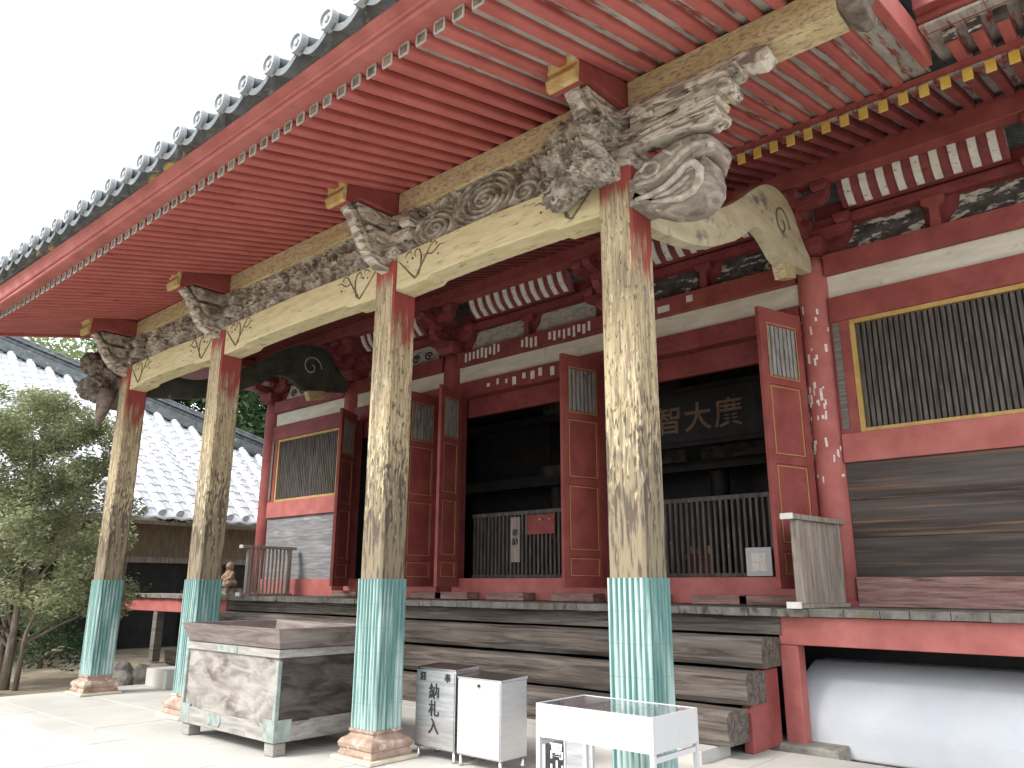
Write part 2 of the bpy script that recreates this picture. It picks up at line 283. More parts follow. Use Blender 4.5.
# ---- porch pillars
def make_pillar(x):
    b = MB(); c = .02; h = HW
    sec = [(-h + c, -h), (h - c, -h), (h, -h + c), (h, h - c), (h - c, h), (-h + c, h), (-h, h - c), (-h, -h + c)]
    zz = [1.64, 2.4, 3.2, 4.0, 5.05]
    for i in range(len(zz) - 1):
        b.add([(x + a, q, zz[i]) for a, q in sec] + [(x + a, q, zz[i + 1]) for a, q in sec], [(k, (k + 1) % 8, 8 + (k + 1) % 8, 8 + k) for k in range(8)])
    b.add([(x + a, q, 5.05) for a, q in sec], [tuple(range(8))])
    p = b.build('pillar', M['pillar'], T, origin=(x, 0, 1.64))
    # ribbed copper sleeve
    pts = []; nR = 7; H = HW + .006
    for s in range(4):
        for r in range(nR):
            for k in range(6):
                a = (r + (k + .1) / 6.0) / nR * 2 - 1; d = H - .004 + .02 * (math.sin(math.pi * min(k, 5) / 5.0) ** .7)
                q = (a * H, -d); ang = s * math.pi / 2
                pts.append((q[0] * math.cos(ang) - q[1] * math.sin(ang), q[0] * math.sin(ang) + q[1] * math.cos(ang)))
    n = len(pts); zs = [.27, .5, .9, 1.3, 1.662]; vs = []
    for z in zs:
        for (px, py) in pts:
            j = .002 * noise.noise(Vector((px * 9 + x, py * 9, z * 3))); vs.append((x + px * (1 + j * 4), py * (1 + j * 4), z))
    s = MB().add(vs, [(i * n + k, i * n + (k + 1) % n, (i + 1) * n + (k + 1) % n, (i + 1) * n + k) for i in range(len(zs) - 1) for k in range(n)] + [tuple(range(n)), tuple((len(zs) - 1) * n + k for k in range(n))])
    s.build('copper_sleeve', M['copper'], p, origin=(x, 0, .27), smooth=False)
    st = MB(); prof = [(.25, .035), (.255, .06), (.235, .1), (.25, .115), (.258, .15), (.235, .185), (.19, .21), (.172, .235), (.186, .25), (.186, .272)]
    for i in range(len(prof) - 1):
        a, z0 = prof[i]; b2, z1 = prof[i + 1]
        st.add([(x - a, -a, z0), (x + a, -a, z0), (x + a, a, z0), (x - a, a, z0), (x - b2, -b2, z1), (x + b2, -b2, z1), (x + b2, b2, z1), (x - b2, b2, z1)], [(0, 1, 5, 4), (1, 2, 6, 5), (2, 3, 7, 6), (3, 0, 4, 7)])
    st.add([(x - .186, -.186, .272), (x + .186, -.186, .272), (x + .186, .186, .272), (x - .186, .186, .272)], [(0, 1, 2, 3)])
    st.build('stone_base', M['base_stone'], p, bevel=.008)
    box(x - .3, x + .3, -.3, .3, .002, .037).build('plinth', M['plinth'], p, bevel=.008)
    return p
pillars = [make_pillar(x) for x in XP]

# ---- tie beams between pillars, with notched soffit and engraved vine scrolls
def scroll(mb, x0, z0, sx, sc_, y):
    def pt(u, v): return (x0 + sx * u * sc_, y, z0 + v * sc_)
    stem = [(0, .02), (.08, -.06), (.18, -.16), (.27, -.24), (.33, -.2), (.36, -.1), (.36, .0), (.33, .07), (.28, .09), (.25, .05), (.27, .01)]
    mb.tube([pt(*q) for q in stem], [.006, .009, .011, .012, .012, .011, .01, .009, .008, .007, .005], 6)
    mb.tube([pt(.3, -.2), pt(.38, -.1), pt(.45, .0), pt(.5, .07), pt(.56, .1), pt(.6, .07), pt(.58, .04)], [.009, .009, .009, .008, .007, .006, .004], 6)
    mb.tube([pt(.45, -.01), pt(.52, -.03), pt(.58, .0), pt(.64, .04), pt(.7, .03)], [.007, .008, .008, .006, .004], 6)
    mb.tube([pt(.1, .04), pt(.14, .08), pt(.19, .09), pt(.2, .05)], [.006, .008, .007, .004], 6)
    for q in ((.22, .0, .014), (.62, -.06, .012), (.14, -.02, .01), (.5, .11, .012)): mb.blob(pt(q[0], q[1]), q[2], .1, 2, 2)
for i in range(3):
    xa, xb = XP[i] + HW, XP[i + 1] - HW
    n = 40; pts = []
    for k in range(n + 1):
        t = k / n; d = min(t, 1 - t) * (xb - xa)
        z = 4.69 + (0 if d < .5 else (.035 if d > .52 else .035 * (d - .5) / .02)) + .03 * math.sin(math.pi * t)
        pts.append((xa + (xb - xa) * t, z))
    top = [(xb, 5.11), ((xa + xb) / 2, 5.14), (xa, 5.11)]
    b = MB().prism(pts + top, 'y', -.135, .135)
    tb = b.build('tie_beam', M['cream'], T, bevel=.012)
    for xq, sq in ((xa + .04, 1), (xb - .04, -1)):
        v = MB(); scroll(v, xq, 5.0, sq, 1.0, -.137); v.build('vine_carving', M['vine'], tb, smooth=True)

# ---- carved frieze between tie beam and upper beam (true relief)
def frieze(xa, xb, kind, seed):
    r = random.Random(seed); C = []
    for k in range(9): C.append((r.uniform(xa + .2, xb - .2), r.uniform(5.2, 5.52), r.uniform(.12, .3), r.choice((-1, 1))))
    if kind == 'wave': C = [(xa + .62, 5.27, .36, 1), (xa + 1.35, 5.36, .5, 1), (xa + .3, 5.45, .2, 1), (xb - .5, 5.33, .3, -1), (xb - .95, 5.25, .22, 1)]
    def fn(u, v):
        x = xa + (xb - xa) * u; z = 5.125 + .475 * v; h = 0; best = 9
        for cx, cz, rad, s in C:
            d = math.hypot((x - cx), (z - cz) * 1.6)
            if d < rad:
                a = math.atan2((z - cz) * 1.6, x - cx)
                h2 = .5 + .5 * math.cos(2 * math.pi * d / .085 + s * a); fall = min(1, (rad - d) / .05)
                h = max(h, (.35 + .65 * h2) * fall)
        q = 1 - abs(noise.noise(Vector((x * 6, z * 7, seed)))) * 2.6; q2 = 1 - abs(noise.noise(Vector((x * 15, z * 15, seed + 5)))) * 2.2
        bgq = max(0, .62 * q + .45 * q2)
        hh = h if h > .02 and kind == 'wave' else max(h * .8, bgq)
        return (x, -.02 - .105 * max(0, hh), z)
    nx = int((xb - xa) * 90)
    m_ = MB().grid(nx, 46, fn); f = m_.build('carved_frieze', M['carved'], T, smooth=True)
    return f
for i, k in enumerate(('knot', 'knot', 'wave')): frieze(XP[i] + .1, XP[i + 1] - .1, k, i * 11 + 3)
box(XP[0], XP[3], 0, .08, 5.12, 5.6).build('frieze_backing', M['carved_dark'], T)

# ---- upper beam over the pillars, in lengths, each end nosed
seglist = [(-10.95, XP[0] - .15), (XP[0] + .15, XP[1] - .15), (XP[1] + .15, XP[2] - .15), (XP[2] + .15, XP[3] - .15), (XP[3] + .15, 1.93)]
for xa, xb in seglist: box(xa, xb, -.14, .14, 5.6, 5.865).build('upper_beam', M['ochre'], T, bevel=.012)
for xs, s in ((1.93, 1), (-10.95, -1)):
    pts = [(0, 5.62), (.05, 5.57), (.11, 5.53), (.17, 5.55), (.19, 5.61), (.15, 5.66), (.14, 5.71), (.19, 5.77), (.17, 5.85), (0, 5.85)]
    b = MB().prism([(xs + s * (a + .002), z) for a, z in pts], 'y', -.15, .15); b.build('beam_nose', M['carved_dark'], T, bevel=.012)

# ---- bracket set on each pillar: crossing arm with ochre tip, curved white nose, stacked blocks
for i, x in enumerate(XP):
    pale = M['carved_pale'] if i > 1 else M['carved']
    a = MB(); prof = [(.14, 5.6), (-.62, 5.6), (-.7, 5.57), (-.78, 5.5), (-.84, 5.5), (-.86, 5.58), (-.82, 5.66), (-.86, 5.72), (-.82, 5.85), (.14, 5.868)]
    a.prism(prof, 'x', x - .145, x + .145)
    arm = a.build('cross_arm', M['red'], T, bevel=.008)
    tip = MB().prism([(-.845, 5.49), (-.885, 5.5), (-.905, 5.58), (-.865, 5.655), (-.905, 5.72), (-.865, 5.85), (-.825, 5.85)], 'x', x - .15, x + .15).build('painted_tip', M['ochre_tip'], arm, bevel=.006)
    # curved nose rising towards the front
    nb = MB(); path = [(-.13, 5.0), (-.26, 5.02), (-.4, 5.09), (-.5, 5.2), (-.57, 5.33), (-.66, 5.45), (-.76, 5.54)]; th = [.07, .075, .06, .05, .048, .042, .035]
    up = []; dn = []
    for k, (y, z) in enumerate(path):
        y0, z0 = path[max(0, k - 1)]; y1, z1 = path[min(len(path) - 1, k + 1)]; L = math.hypot(y1 - y0, z1 - z0); ny, nz_ = -(z1 - z0) / L, (y1 - y0) / L
        up.append((y + ny * th[k], z + nz_ * th[k])); dn.append((y - ny * th[k], z - nz_ * th[k]))
    nb.prism(up + dn[::-1], 'x', x - .07, x + .07)
    nb.build('carved_nose', M['carved_pale'], T, bevel=.02)
    # stacked blocks and arms
    s = MB()
    s.hexa([(x - .15, -.15, 5.04), (x + .15, -.15, 5.04), (x + .15, .15, 5.04), (x - .15, .15, 5.04)], [(x - .21, -.21, 5.14), (x + .21, -.21, 5.14), (x + .21, .21, 5.14), (x - .21, .21, 5.14)])
    s.box(x - .21, x + .21, -.21, .21, 5.14, 5.21)
    s.prism([(x - .42, 5.36), (x - .38, 5.27), (x - .28, 5.22), (x + .28, 5.22), (x + .38, 5.27), (x + .42, 5.36)], 'y', -.2, -.05)
    s.prism([(-.5, 5.37), (-.46, 5.28), (-.34, 5.225), (.1, 5.225), (.1, 5.37)], 'x', x - .1, x + .1)
    for dx in (-.36, 0, .36):
        s.hexa([(x + dx - .06, -.21, 5.37), (x + dx + .06, -.21, 5.37), (x + dx + .06, -.09, 5.37), (x + dx - .06, -.09, 5.37)], [(x + dx - .085, -.235, 5.42), (x + dx + .085, -.235, 5.42), (x + dx + .085, -.07, 5.42), (x + dx - .085, -.07, 5.42)])
        s.box(x + dx - .085, x + dx + .085, -.235, -.07, 5.42, 5.47)
    s.box(x - .47, x + .47, -.2, -.1, 5.475, 5.52); s.box(x - .43, x + .43, -.18, -.1, 5.523, 5.59)
    s.prism([(-.66, 5.58), (-.6, 5.47), (-.5, 5.42), (-.05, 5.42), (-.05, 5.58)], 'x', x - .095, x + .095)
    s.build('bracket_block', pale, T, bevel=.01)

# the big carved cluster at the near pillar (waves and tangled foliage)
x = 0.0
cl = MB(); r = random.Random(4)
for k in range(16):
    px, pz = r.uniform(-.55, -.1), r.uniform(4.92, 5.5)
    cl.blob((px, -.22 - r.uniform(0, .1), pz), (r.uniform(.09, .15), .1, r.uniform(.08, .13)), .45, 3.2, 4, k)
for k in range(26):
    px, pz = r.uniform(-.62, .02), r.uniform(4.86, 5.5); a0 = r.uniform(0, 6.28); rr = r.uniform(.04, .1); sg = r.choice((-1, 1)); pts = []
    for q in range(13):
        a = a0 + sg * q * .55; rad = rr * (1 - q / 15); pts.append((px + rad * math.cos(a), -.3 - .05 * math.sin(q * .3) - r.uniform(0, .01), pz + rad * math.sin(a)))
    cl.tube(pts, [.02 * (1 - q / 18) for q in range(13)], 6)
cl.build('wave_carving', M['carved'], T, smooth=True)
cl = MB()
for k in range(10):
    cl.blob((r.uniform(-.2, .1), -.3 - r.uniform(0, .25), 4.86 + k * .055), (.09, .13, .07), .5, 3.4, 4, k + 30)
cl.build('foliage_carving', M['carved'], T, smooth=True)
# elephant-like head nosing out to the side
def smooth_loop(P, N):
    L = len(P); o = []
    for q in range(N):
        f = L * q / N; i = int(f) % L; u = f - int(f); p0, p1, p2, p3 = P[i - 1], P[i], P[(i + 1) % L], P[(i + 2) % L]
        o.append(tuple(.5 * ((2 * p1[j]) + (-p0[j] + p2[j]) * u + (2 * p0[j] - 5 * p1[j] + 4 * p2[j] - p3[j]) * u * u + (-p0[j] + 3 * p1[j] - 3 * p2[j] + p3[j]) * u ** 3) for j in (0, 1)))
    return o
def lobe(P, x0, s, hw, N=56, e=.07):
    b = MB(); L = smooth_loop(P, N); cx = sum(q[0] for q in L) / N; cz = sum(q[1] for q in L) / N
    nr = []
    for i in range(N):
        a, c_ = L[i - 1], L[(i + 1) % N]; dx, dz = c_[0] - a[0], c_[1] - a[1]; l = math.hypot(dx, dz) or 1; nx, nz2 = -dz / l, dx / l
        if nx * (cx - L[i][0]) + nz2 * (cz - L[i][1]) < 0: nx, nz2 = -nx, -nz2
        nr.append((nx, nz2))
    rows = [(-hw, .95), (-hw * .97, .6), (-hw * .88, .28), (-hw * .7, .07), (-hw * .4, 0), (hw * .4, 0), (hw * .7, .07), (hw * .88, .28), (hw * .97, .6), (hw, .95)]
    for yy, k in rows:
        for i in range(N):
            q = .008 * noise.noise(Vector((L[i][0] * 8, yy * 8, L[i][1] * 8))); b.v.append((x0 + s * (L[i][0] + nr[i][0] * (e * k + q)), yy, L[i][1] + nr[i][1] * (e * k + q)))
    R_ = len(rows)
    for j in range(R_ - 1):
        for i in range(N): b.f.append((j * N + i, j * N + (i + 1) % N, (j + 1) * N + (i + 1) % N, (j + 1) * N + i))
    b.f.append(tuple(range(N))); b.f.append(tuple((R_ - 1) * N + i for i in range(N))); return b
def head(x0, s, mt, cmt):
    U = [(.14, 4.80), (.15, 4.93), (.24, 5.03), (.39, 5.09), (.58, 5.13), (.78, 5.14), (.91, 5.09), (.97, 5.0), (.93, 4.9), (.84, 4.91), (.74, 4.92), (.64, 4.86), (.52, 4.77), (.35, 4.725)]
    D = [(.13, 4.77), (.35, 4.755), (.5, 4.8), (.61, 4.88), (.72, 4.945), (.84, 4.93), (.89, 4.81), (.89, 4.66), (.83, 4.52), (.67, 4.45), (.45, 4.49), (.22, 4.62)]
    hd = lobe(U, x0, s, .2).build('carved_head', mt, T, smooth=True); hd.scale = (.93, .96, .88)
    lobe(D, x0, s, .185).build('carved_jaw', mt, hd, smooth=True)
    MB().prism([(x0 + s * a, z) for a, z in [(.08, 4.64), (.08, 4.92), (.6, 4.97), (.66, 4.62)]], 'y', -.165, .165).build('throat', mt, hd)
    for sy in (-1, 1):
        Y = sy * .193
        def cv(P, r, n=8): MB().tube([(x0 + s * a, Y, z) for a, z in P], [q * 1.35 for q in r] if isinstance(r, list) else r * 1.3, n).build('carved_curl', cmt, hd, smooth=True)
        cv([(.2, 4.68), (.36, 4.67), (.5, 4.69), (.62, 4.76), (.7, 4.83), (.78, 4.83), (.83, 4.75), (.82, 4.64), (.76, 4.56), (.65, 4.53), (.5, 4.56), (.36, 4.6)], [.015, .022, .026, .028, .028, .028, .028, .028, .026, .024, .02, .01])
        cv([(.4, 4.63), (.55, 4.63), (.66, 4.67), (.73, 4.72)], [.012, .022, .022, .012])
        cv([(.26, 4.9), (.33, 4.86), (.42, 4.87), (.45, 4.93), (.41, 4.99), (.32, 5.0), (.26, 4.94)], .016)
        cv([(.2, 4.83), (.4, 4.81), (.55, 4.87), (.66, 4.96), (.78, 5.01), (.88, 5.0)], [.012, .02, .024, .024, .022, .012])
        cv([(.5, 5.07), (.58, 5.0), (.68, 5.04), (.66, 5.1)], [.012, .018, .018, .01])
        for a, z, r_ in ((.355, 4.925, .035), (.8, 5.07, .03), (.9, 5.03, .022)): MB().blob((x0 + s * a, Y * 1.04, z), (r_, .018, r_ * .8), .05, 2, 3).build('eye' if a < .5 else 'nostril', M['carved_dark'], hd, smooth=True)
M['head_wood'] = mat('grey_brown_head_wood', (.15, .125, .105), (.36, .32, .275), (.7, 1, 2.2), 3, rough=.85, bump=.6, dist=1.6, lay=[((.52, .48, .42), (.8, 1, 3), 4, .64, .05)])
M['curl_paint'] = mat('flaking_white_on_curls', (.26, .23, .19), (.54, .5, .44), (1, 1, 1), 9, rough=.85, bump=.4, lay=[((.16, .13, .11), (1, 1, 1), 11, .66, .05)])
head(0, 1, M['head_wood'], M['curl_paint'])
head(XP[0], -1, M['carved_dark'], M['carved_dark'])
hb = MB()
for k in range(14): hb.blob((XP[0] - .4 - r.uniform(0, .5), -.25 + r.uniform(-.2, .1), 4.7 + r.uniform(0, .65)), (.17, .15, .15), .4, 3, 4, k + 50)
hb.tube([(XP[0] - .3, -.3, 4.7), (XP[0] - .27, -.34, 4.4), (XP[0] - .3, -.36, 4.2), (XP[0] - .36, -.38, 4.08)], [.15, .11, .06, .02], 10)
hb.build('lion_carving', M['carved_dark'], T, smooth=True)
# layered side arms with scroll ends (near and far pillar)
for x0, s in ((0, 1), (XP[0], -1)):
    b = MB()
    def sl(P, y0, y1): b.prism([(x0 + s * a, z) for a, z in P], 'y', y0, y1)
    sl([(.2, 5.17), (.2, 5.24), (.9, 5.24), (1.0, 5.22), (1.0, 5.14), (.92, 5.09), (.78, 5.12), (.7, 5.15)], -.2, -.02)
    sl([(.2, 5.245), (.2, 5.3), (.84, 5.31), (1.02, 5.3), (1.0, 5.245)], -.23, .0)
    sl([(.2, 5.36), (.2, 5.45), (1.05, 5.45), (1.12, 5.42), (1.1, 5.34), (1.0, 5.31), (.85, 5.33)], -.2, -.02)
    sl([(.2, 5.455), (.2, 5.51), (1.2, 5.51), (1.16, 5.455)], -.24, .0)
    sl([(.2, 5.52), (.2, 5.592), (1.3, 5.592), (1.42, 5.56), (1.44, 5.48), (1.36, 5.43), (1.24, 5.46), (1.14, 5.518)], -.19, -.03)
    for a, z in ((.4, 5.305), (.75, 5.305)): b.box(x0 + s * a - .07, x0 + s * a + .07, -.22, -.02, z, z + .055)
    for a in (.96, 1.07): b.tube([(x0 + s * a, -.25, 5.18 + (a - .96) * 1.6), (x0 + s * a, .02, 5.18 + (a - .96) * 1.6)], .055, 12)
    b.build('layered_bracket_arm', M['carved_pale'] if s == 1 else M['carved'], T, bevel=.01)

# ---- curved rainbow beams from the pillars back to the hall columns
def rainbow(x, mt, wd=.085):
    bot = [(.1, 4.66), (.37, 4.67), (.73, 4.72), (1.12, 4.79), (1.55, 4.93), (2.1, 5.2), (2.55, 5.5), (2.75, 5.56), (2.95, 5.5), (3.1, 5.42), (3.3, 5.34), (3.75, 5.42), (4.25, 5.5)]
    top = [(4.2, 5.75), (4.0, 5.95), (3.8, 6.2), (3.48, 6.32), (3.07, 6.26), (2.7, 6.06), (2.25, 5.74), (1.81, 5.46), (1.16, 5.14), (.6, 5.06), (.1, 5.05)]
    def sub(L):
        o = []
        for i in range(len(L) - 1):
            p0, p1, p2, p3 = L[max(i - 1, 0)], L[i], L[i + 1], L[min(i + 2, len(L) - 1)]
            for k in range(4):
                u = k / 4; o.append(tuple(.5 * ((2 * p1[j]) + (-p0[j] + p2[j]) * u + (2 * p0[j] - 5 * p1[j] + 4 * p2[j] - p3[j]) * u * u + (-p0[j] + 3 * p1[j] - 3 * p2[j] + p3[j]) * u ** 3) for j in (0, 1)))
        return o + [L[-1]]
    B_, T_ = sub(bot), sub(top)[::-1]
    # resample both to the same count and skin as quads
    def rs(L, n):
        d = [0]
        for i in range(1, len(L)): d.append(d[-1] + math.hypot(L[i][0] - L[i - 1][0], L[i][1] - L[i - 1][1]))
        o = []
        for k in range(n + 1):
            t = d[-1] * k / n; i = 1
            while i < len(L) - 1 and d[i] < t: i += 1
            u = (t - d[i - 1]) / (d[i] - d[i - 1]); o.append(tuple(L[i - 1][j] + (L[i][j] - L[i - 1][j]) * u for j in (0, 1)))
        return o
    n = 36; B_, T_ = rs(B_, n), rs(T_, n); mb = MB(); vs = []
    for k in range(n + 1):
        for (yy, zz), dx in ((B_[k], -wd * .8), (B_[k], wd * .8), (((B_[k][0] * .8 + T_[k][0] * .2), (B_[k][1] * .8 + T_[k][1] * .2)), wd), (((B_[k][0] * .2 + T_[k][0] * .8), (B_[k][1] * .2 + T_[k][1] * .8)), wd), (T_[k], wd * .8), (T_[k], -wd * .8), (((B_[k][0] * .2 + T_[k][0] * .8), (B_[k][1] * .2 + T_[k][1] * .8)), -wd), (((B_[k][0] * .8 + T_[k][0] * .2), (B_[k][1] * .8 + T_[k][1] * .2)), -wd)):
            vs.append((x + dx, yy, zz))
    mb.add(vs, [(i * 8 + k, i * 8 + (k + 1) % 8, (i + 1) * 8 + (k + 1) % 8, (i + 1) * 8 + k) for i in range(n) for k in range(8)] + [tuple(range(8)), tuple(n * 8 + k for k in range(8))])
    o = mb.build('rainbow_beam', mt, T)
    v = MB()
    cy, cz = 3.35, 5.85
    v.tube([(x + wd + .002, cy + (.24 - .012 * q) * math.cos(q * .45), cz + (.24 - .012 * q) * math.sin(q * .45)) for q in range(18)], .014, 6)
    v.build('engraved_spiral', M['vine'] if mt is M['cream_beam'] else M['grey_panel'], o, smooth=True)
    pl = MB().prism([(3.38, 5.16), (3.72, 5.26), (3.72, 5.42), (3.3, 5.36)], 'x', x - .07, x + .07); pl.build('painted_end', M['ochre'], o, bevel=.01)
M['cream_beam'] = mat('faded_cream_beam', (.42, .37, .24), (.56, .51, .36), (1, .5, 2), 4, rough=.8, bump=.2, lay=[((.16, .14, .13), (1, 1, 1.5), 2.2, .62, .05)])
M['green_dark'] = mat('blackened_green_beam', (.035, .04, .03), (.075, .08, .06), (1, 1, 1), 4, rough=.8, bump=.2, lay=[((.2, .19, .15), (1, 1, 1), 5, .68, .05)])
rainbow(XP[3], M['cream_beam']); rainbow(XP[0], M['green_dark'])

# ---- hall columns
for i, x in enumerate(XH):
    c = MB().lathe(x, 4.5, [(.2, 1.36), (.2, 3.0), (.2, 4.5), (.2, 5.45), (.19, 5.6), (.17, 5.75)], 28).build('hall_column', M['red_pink'] if x == 0 else M['red'], T, smooth=True)
    b = MB().lathe(x, 4.5, [(.235, 1.375), (.235, 1.42), (.215, 1.45)], 28).build('column_shoe', M['red_dark'], c)

# ---- wall bands running the length of the hall
X0, X1 = XH[0], XH[-1] + 1.5
def bays(fn):
    for i in range(5): fn(i, XH[i] + .19, XH[i + 1] - .19)
def bay(i, a, b):
    box(a, b, 4.45, 4.53, 5.16, 5.47).build('plaster_band', M['white_band'], T)
    box(a, b, 4.38, 4.58, 4.83 if i in (0, 4) else 4.88, 5.158).build('lintel', M['red'] if i == 4 else M['red_dark'], T, bevel=.006)
    box(a, b, 4.36, 4.6, 5.472, 5.74).build('head_tie_beam', M['red'] if i > 2 else M['red_dark'], T, bevel=.006)
    # painted frieze panels with struts
    mid = (a + b) / 2; L = (b - a)
    box(a - .1, b + .1, 4.53, 4.6, 5.742, 6.5).build('upper_wall', M['red_dark'], T)
    for q, (pa, pb) in enumerate(((a + .28, mid - .16), (mid + .16, b - .28))):
        pm = M['dark_panel'] if i > 2 else M['grey_panel']
        MB().prism([(pa - .05, 5.75), (pb + .03, 5.75), (pb + .03, 6.04), (pb - .02, 6.1), (pa + .12, 6.1), (pa + .08, 5.95), (pa, 5.86)], 'y', 4.5, 4.527).build('painted_panel', pm, T)
        if i < 2 or i == 0:
            for cc in (.3, .7):
                s = MB(); cx = pa + (pb - pa) * cc; s.tube([(cx + (.11 - .006 * t) * math.cos(t * .6), 4.497, 5.9 + (.09 - .005 * t) * math.sin(t * .6)) for t in range(16)], .018, 6)
                s.build('painted_swirl', M['ink'], T, smooth=True)
    s = MB().prism([(mid - .06, 5.742), (mid + .06, 5.742), (mid + .05, 6.0), (mid + .13, 6.06), (mid + .13, 6.14), (mid - .13, 6.14), (mid - .13, 6.06), (mid - .05, 6.0)], 'y', 4.4, 4.529)
    s.build('strut', M['red'] if i == 4 else M['red_dark'], T, bevel=.006)
bays(bay)
box(X0 - .1, X1, 4.42, 4.529, 6.142, 6.26).build('wall_beam', M['red_dark'], T, bevel=.006)
# curved coving with white ribs between bracket sets
for i in range(5):
    cb = (XH[i] + XH[i + 1]) / 2 - .08; nr_ = 9 if i != 2 else 11; a, b = cb - nr_ * .1, cb + nr_ * .1
    pr = [(4.38, 6.31), (4.33, 6.35), (4.26, 6.41), (4.21, 6.49), (4.17, 6.6)]
    MB().prism([(y, z) for y, z in pr] + [(4.25, 6.6), (4.46, 6.3)], 'x', a - .02, b + .02).build('coving_board', M['red_dark'], T)
    n = nr_; step = (b - a) / n
    rb = MB().prism([(y - .004, z) for y, z in pr] + [(y - .045, z - .01) for y, z in pr[::-1]], 'x', a + step * .5 - .045, a + step * .5 + .045).build('white_rib', M['white_rib'], T, bevel=.006)
    for k in range(1, n): dup_part(rb, (step * k, 0, 0))
# bracket set on each hall column
def hall_bracket(x):
    s = MB()
    def blk(cx, cy, z, w_, h_):
        s.hexa([(cx - w_ * .7, cy - w_ * .7, z), (cx + w_ * .7, cy - w_ * .7, z), (cx + w_ * .7, cy + w_ * .7, z), (cx - w_ * .7, cy + w_ * .7, z)], [(cx - w_, cy - w_, z + h_ * .45), (cx + w_, cy - w_, z + h_ * .45), (cx + w_, cy + w_, z + h_ * .45), (cx - w_, cy + w_, z + h_ * .45)])
        s.box(cx - w_, cx + w_, cy - w_, cy + w_, z + h_ * .45 + .001, z + h_)
    blk(x, 4.45, 5.76, .24, .2)
    s.prism([(x - .58, 6.12), (x - .54, 6.02), (x - .42, 5.965), (x + .42, 5.965), (x + .54, 6.02), (x + .58, 6.12)], 'y', 4.36, 4.5)
    s.prism([(3.86, 6.12), (3.9, 6.02), (4.02, 5.965), (4.5, 5.965), (4.5, 6.12)], 'x', x - .07, x + .07)
    for dx in (-.48, 0, .48): blk(x + dx, 4.43, 6.125, .1, .13)
    blk(x, 3.98, 6.125, .1, .13)
    s.prism([(x - .48, 6.41), (x - .44, 6.31), (x - .34, 6.26), (x + .34, 6.26), (x + .44, 6.31), (x + .48, 6.41)], 'y', 3.91, 4.05)
    s.prism([(3.6, 6.38), (3.66, 6.3), (3.8, 6.262), (4.5, 6.262), (4.5, 6.41)], 'x', x - .068, x + .068)
    for dx in (-.38, 0, .38): blk(x + dx, 3.98, 6.415, .1, .13)
    return s
hb0 = hall_bracket(XH[0]).build('bracket_set', M['red_dark'], T, bevel=.006)
for x in XH[1:]: dup_part(hb0, (x - XH[0], 0, 0))
box(-13.6, X1, 3.88, 4.1, 6.56, 6.83).build('purlin', M['red'], T, bevel=.008)

# ---- bays with lattice windows (outer bays)
def window_bay(a, b, near):
    fr = MB(); wl, wr = a + .22, b - .1; 
    w_ = empty('lattice_window', ((wl + wr) / 2, 4.46, 3.4), parent=T)
    f = MB(); f.box(wl, wl + .06, 4.4, 4.5, 3.402, 4.828); f.box(wr - .06, wr, 4.4, 4.5, 3.402, 4.828); f.box(wl + .061, wr - .061, 4.4, 4.5, 4.77, 4.828); f.box(wl + .061, wr - .061, 4.4, 4.5, 3.402, 3.45)
    f.build('window_frame', M['gold_line'], w_, bevel=.006)
    box(wl + .06, wr - .06, 4.485, 4.5, 3.45, 4.77).build('backing_board', M['black'], w_)
    n = int((wr - wl - .12) / .062); g_ = MB()
    for k in range(n):
        cx = wl + .06 + (k + .5) * (wr - wl - .12) / n; g_.box(cx - .021, cx + .021, 4.43 + rnd.uniform(-.003, .003), 4.475, 3.452, 4.768)
    g_.build('bars', M['lattice'], w_, bevel=.004)
    box(a, wl - .002, 4.39, 4.52, 3.402, 4.828).build('window_post', M['red'], T, bevel=.004); box(wr + .002, b, 4.39, 4.52, 3.402, 4.828).build('window_post', M['red'], T, bevel=.004)
    box(a + .03, a + .11, 4.365, 4.388, 3.45, 4.8).build('weathered_batten', M['grey_wood'], T)
    box(a, b, 4.37, 4.54, 3.05, 3.398).build('waist_rail', M['red_pink'], T, bevel=.006)
    for k, (z0, z1) in enumerate(((1.72, 2.16), (2.163, 2.6), (2.603, 3.048))):
        box(a, b, 4.42 + rnd.uniform(0, .006), 4.5, z0, z1).build('wall_board', M['dark_wood'] if near else M['grey_board'], T, bevel=.003)
    box(a, b, 4.36, 4.54, 1.386, 1.718).build('ground_sill', M['sill'] if near else M['red_pink'], T, bevel=.006)
M['grey_board'] = mat('pale_grey_boards', (.14, .14, .15), (.26, .26, .27), (.5, 1, 6), 3, rough=.85, bump=.25, lay=[((.34, .34, .34), (.5, 1, 5), 3, .62, .06)])
M['sill'] = mat('worn_sill_timber', (.2, .1, .085), (.34, .22, .2), (.5, 1, 5), 4, rough=.85, bump=.3, lay=[((.11, .08, .065), (.5, 1, 8), 4, .58, .05), ((.36, .17, .09), (.5, 1, 8), 4, .68, .04)])
window_bay(XH[0] + .19, XH[1] - .19, False); window_bay(XH[4] + .19, XH[5] - .19, True)

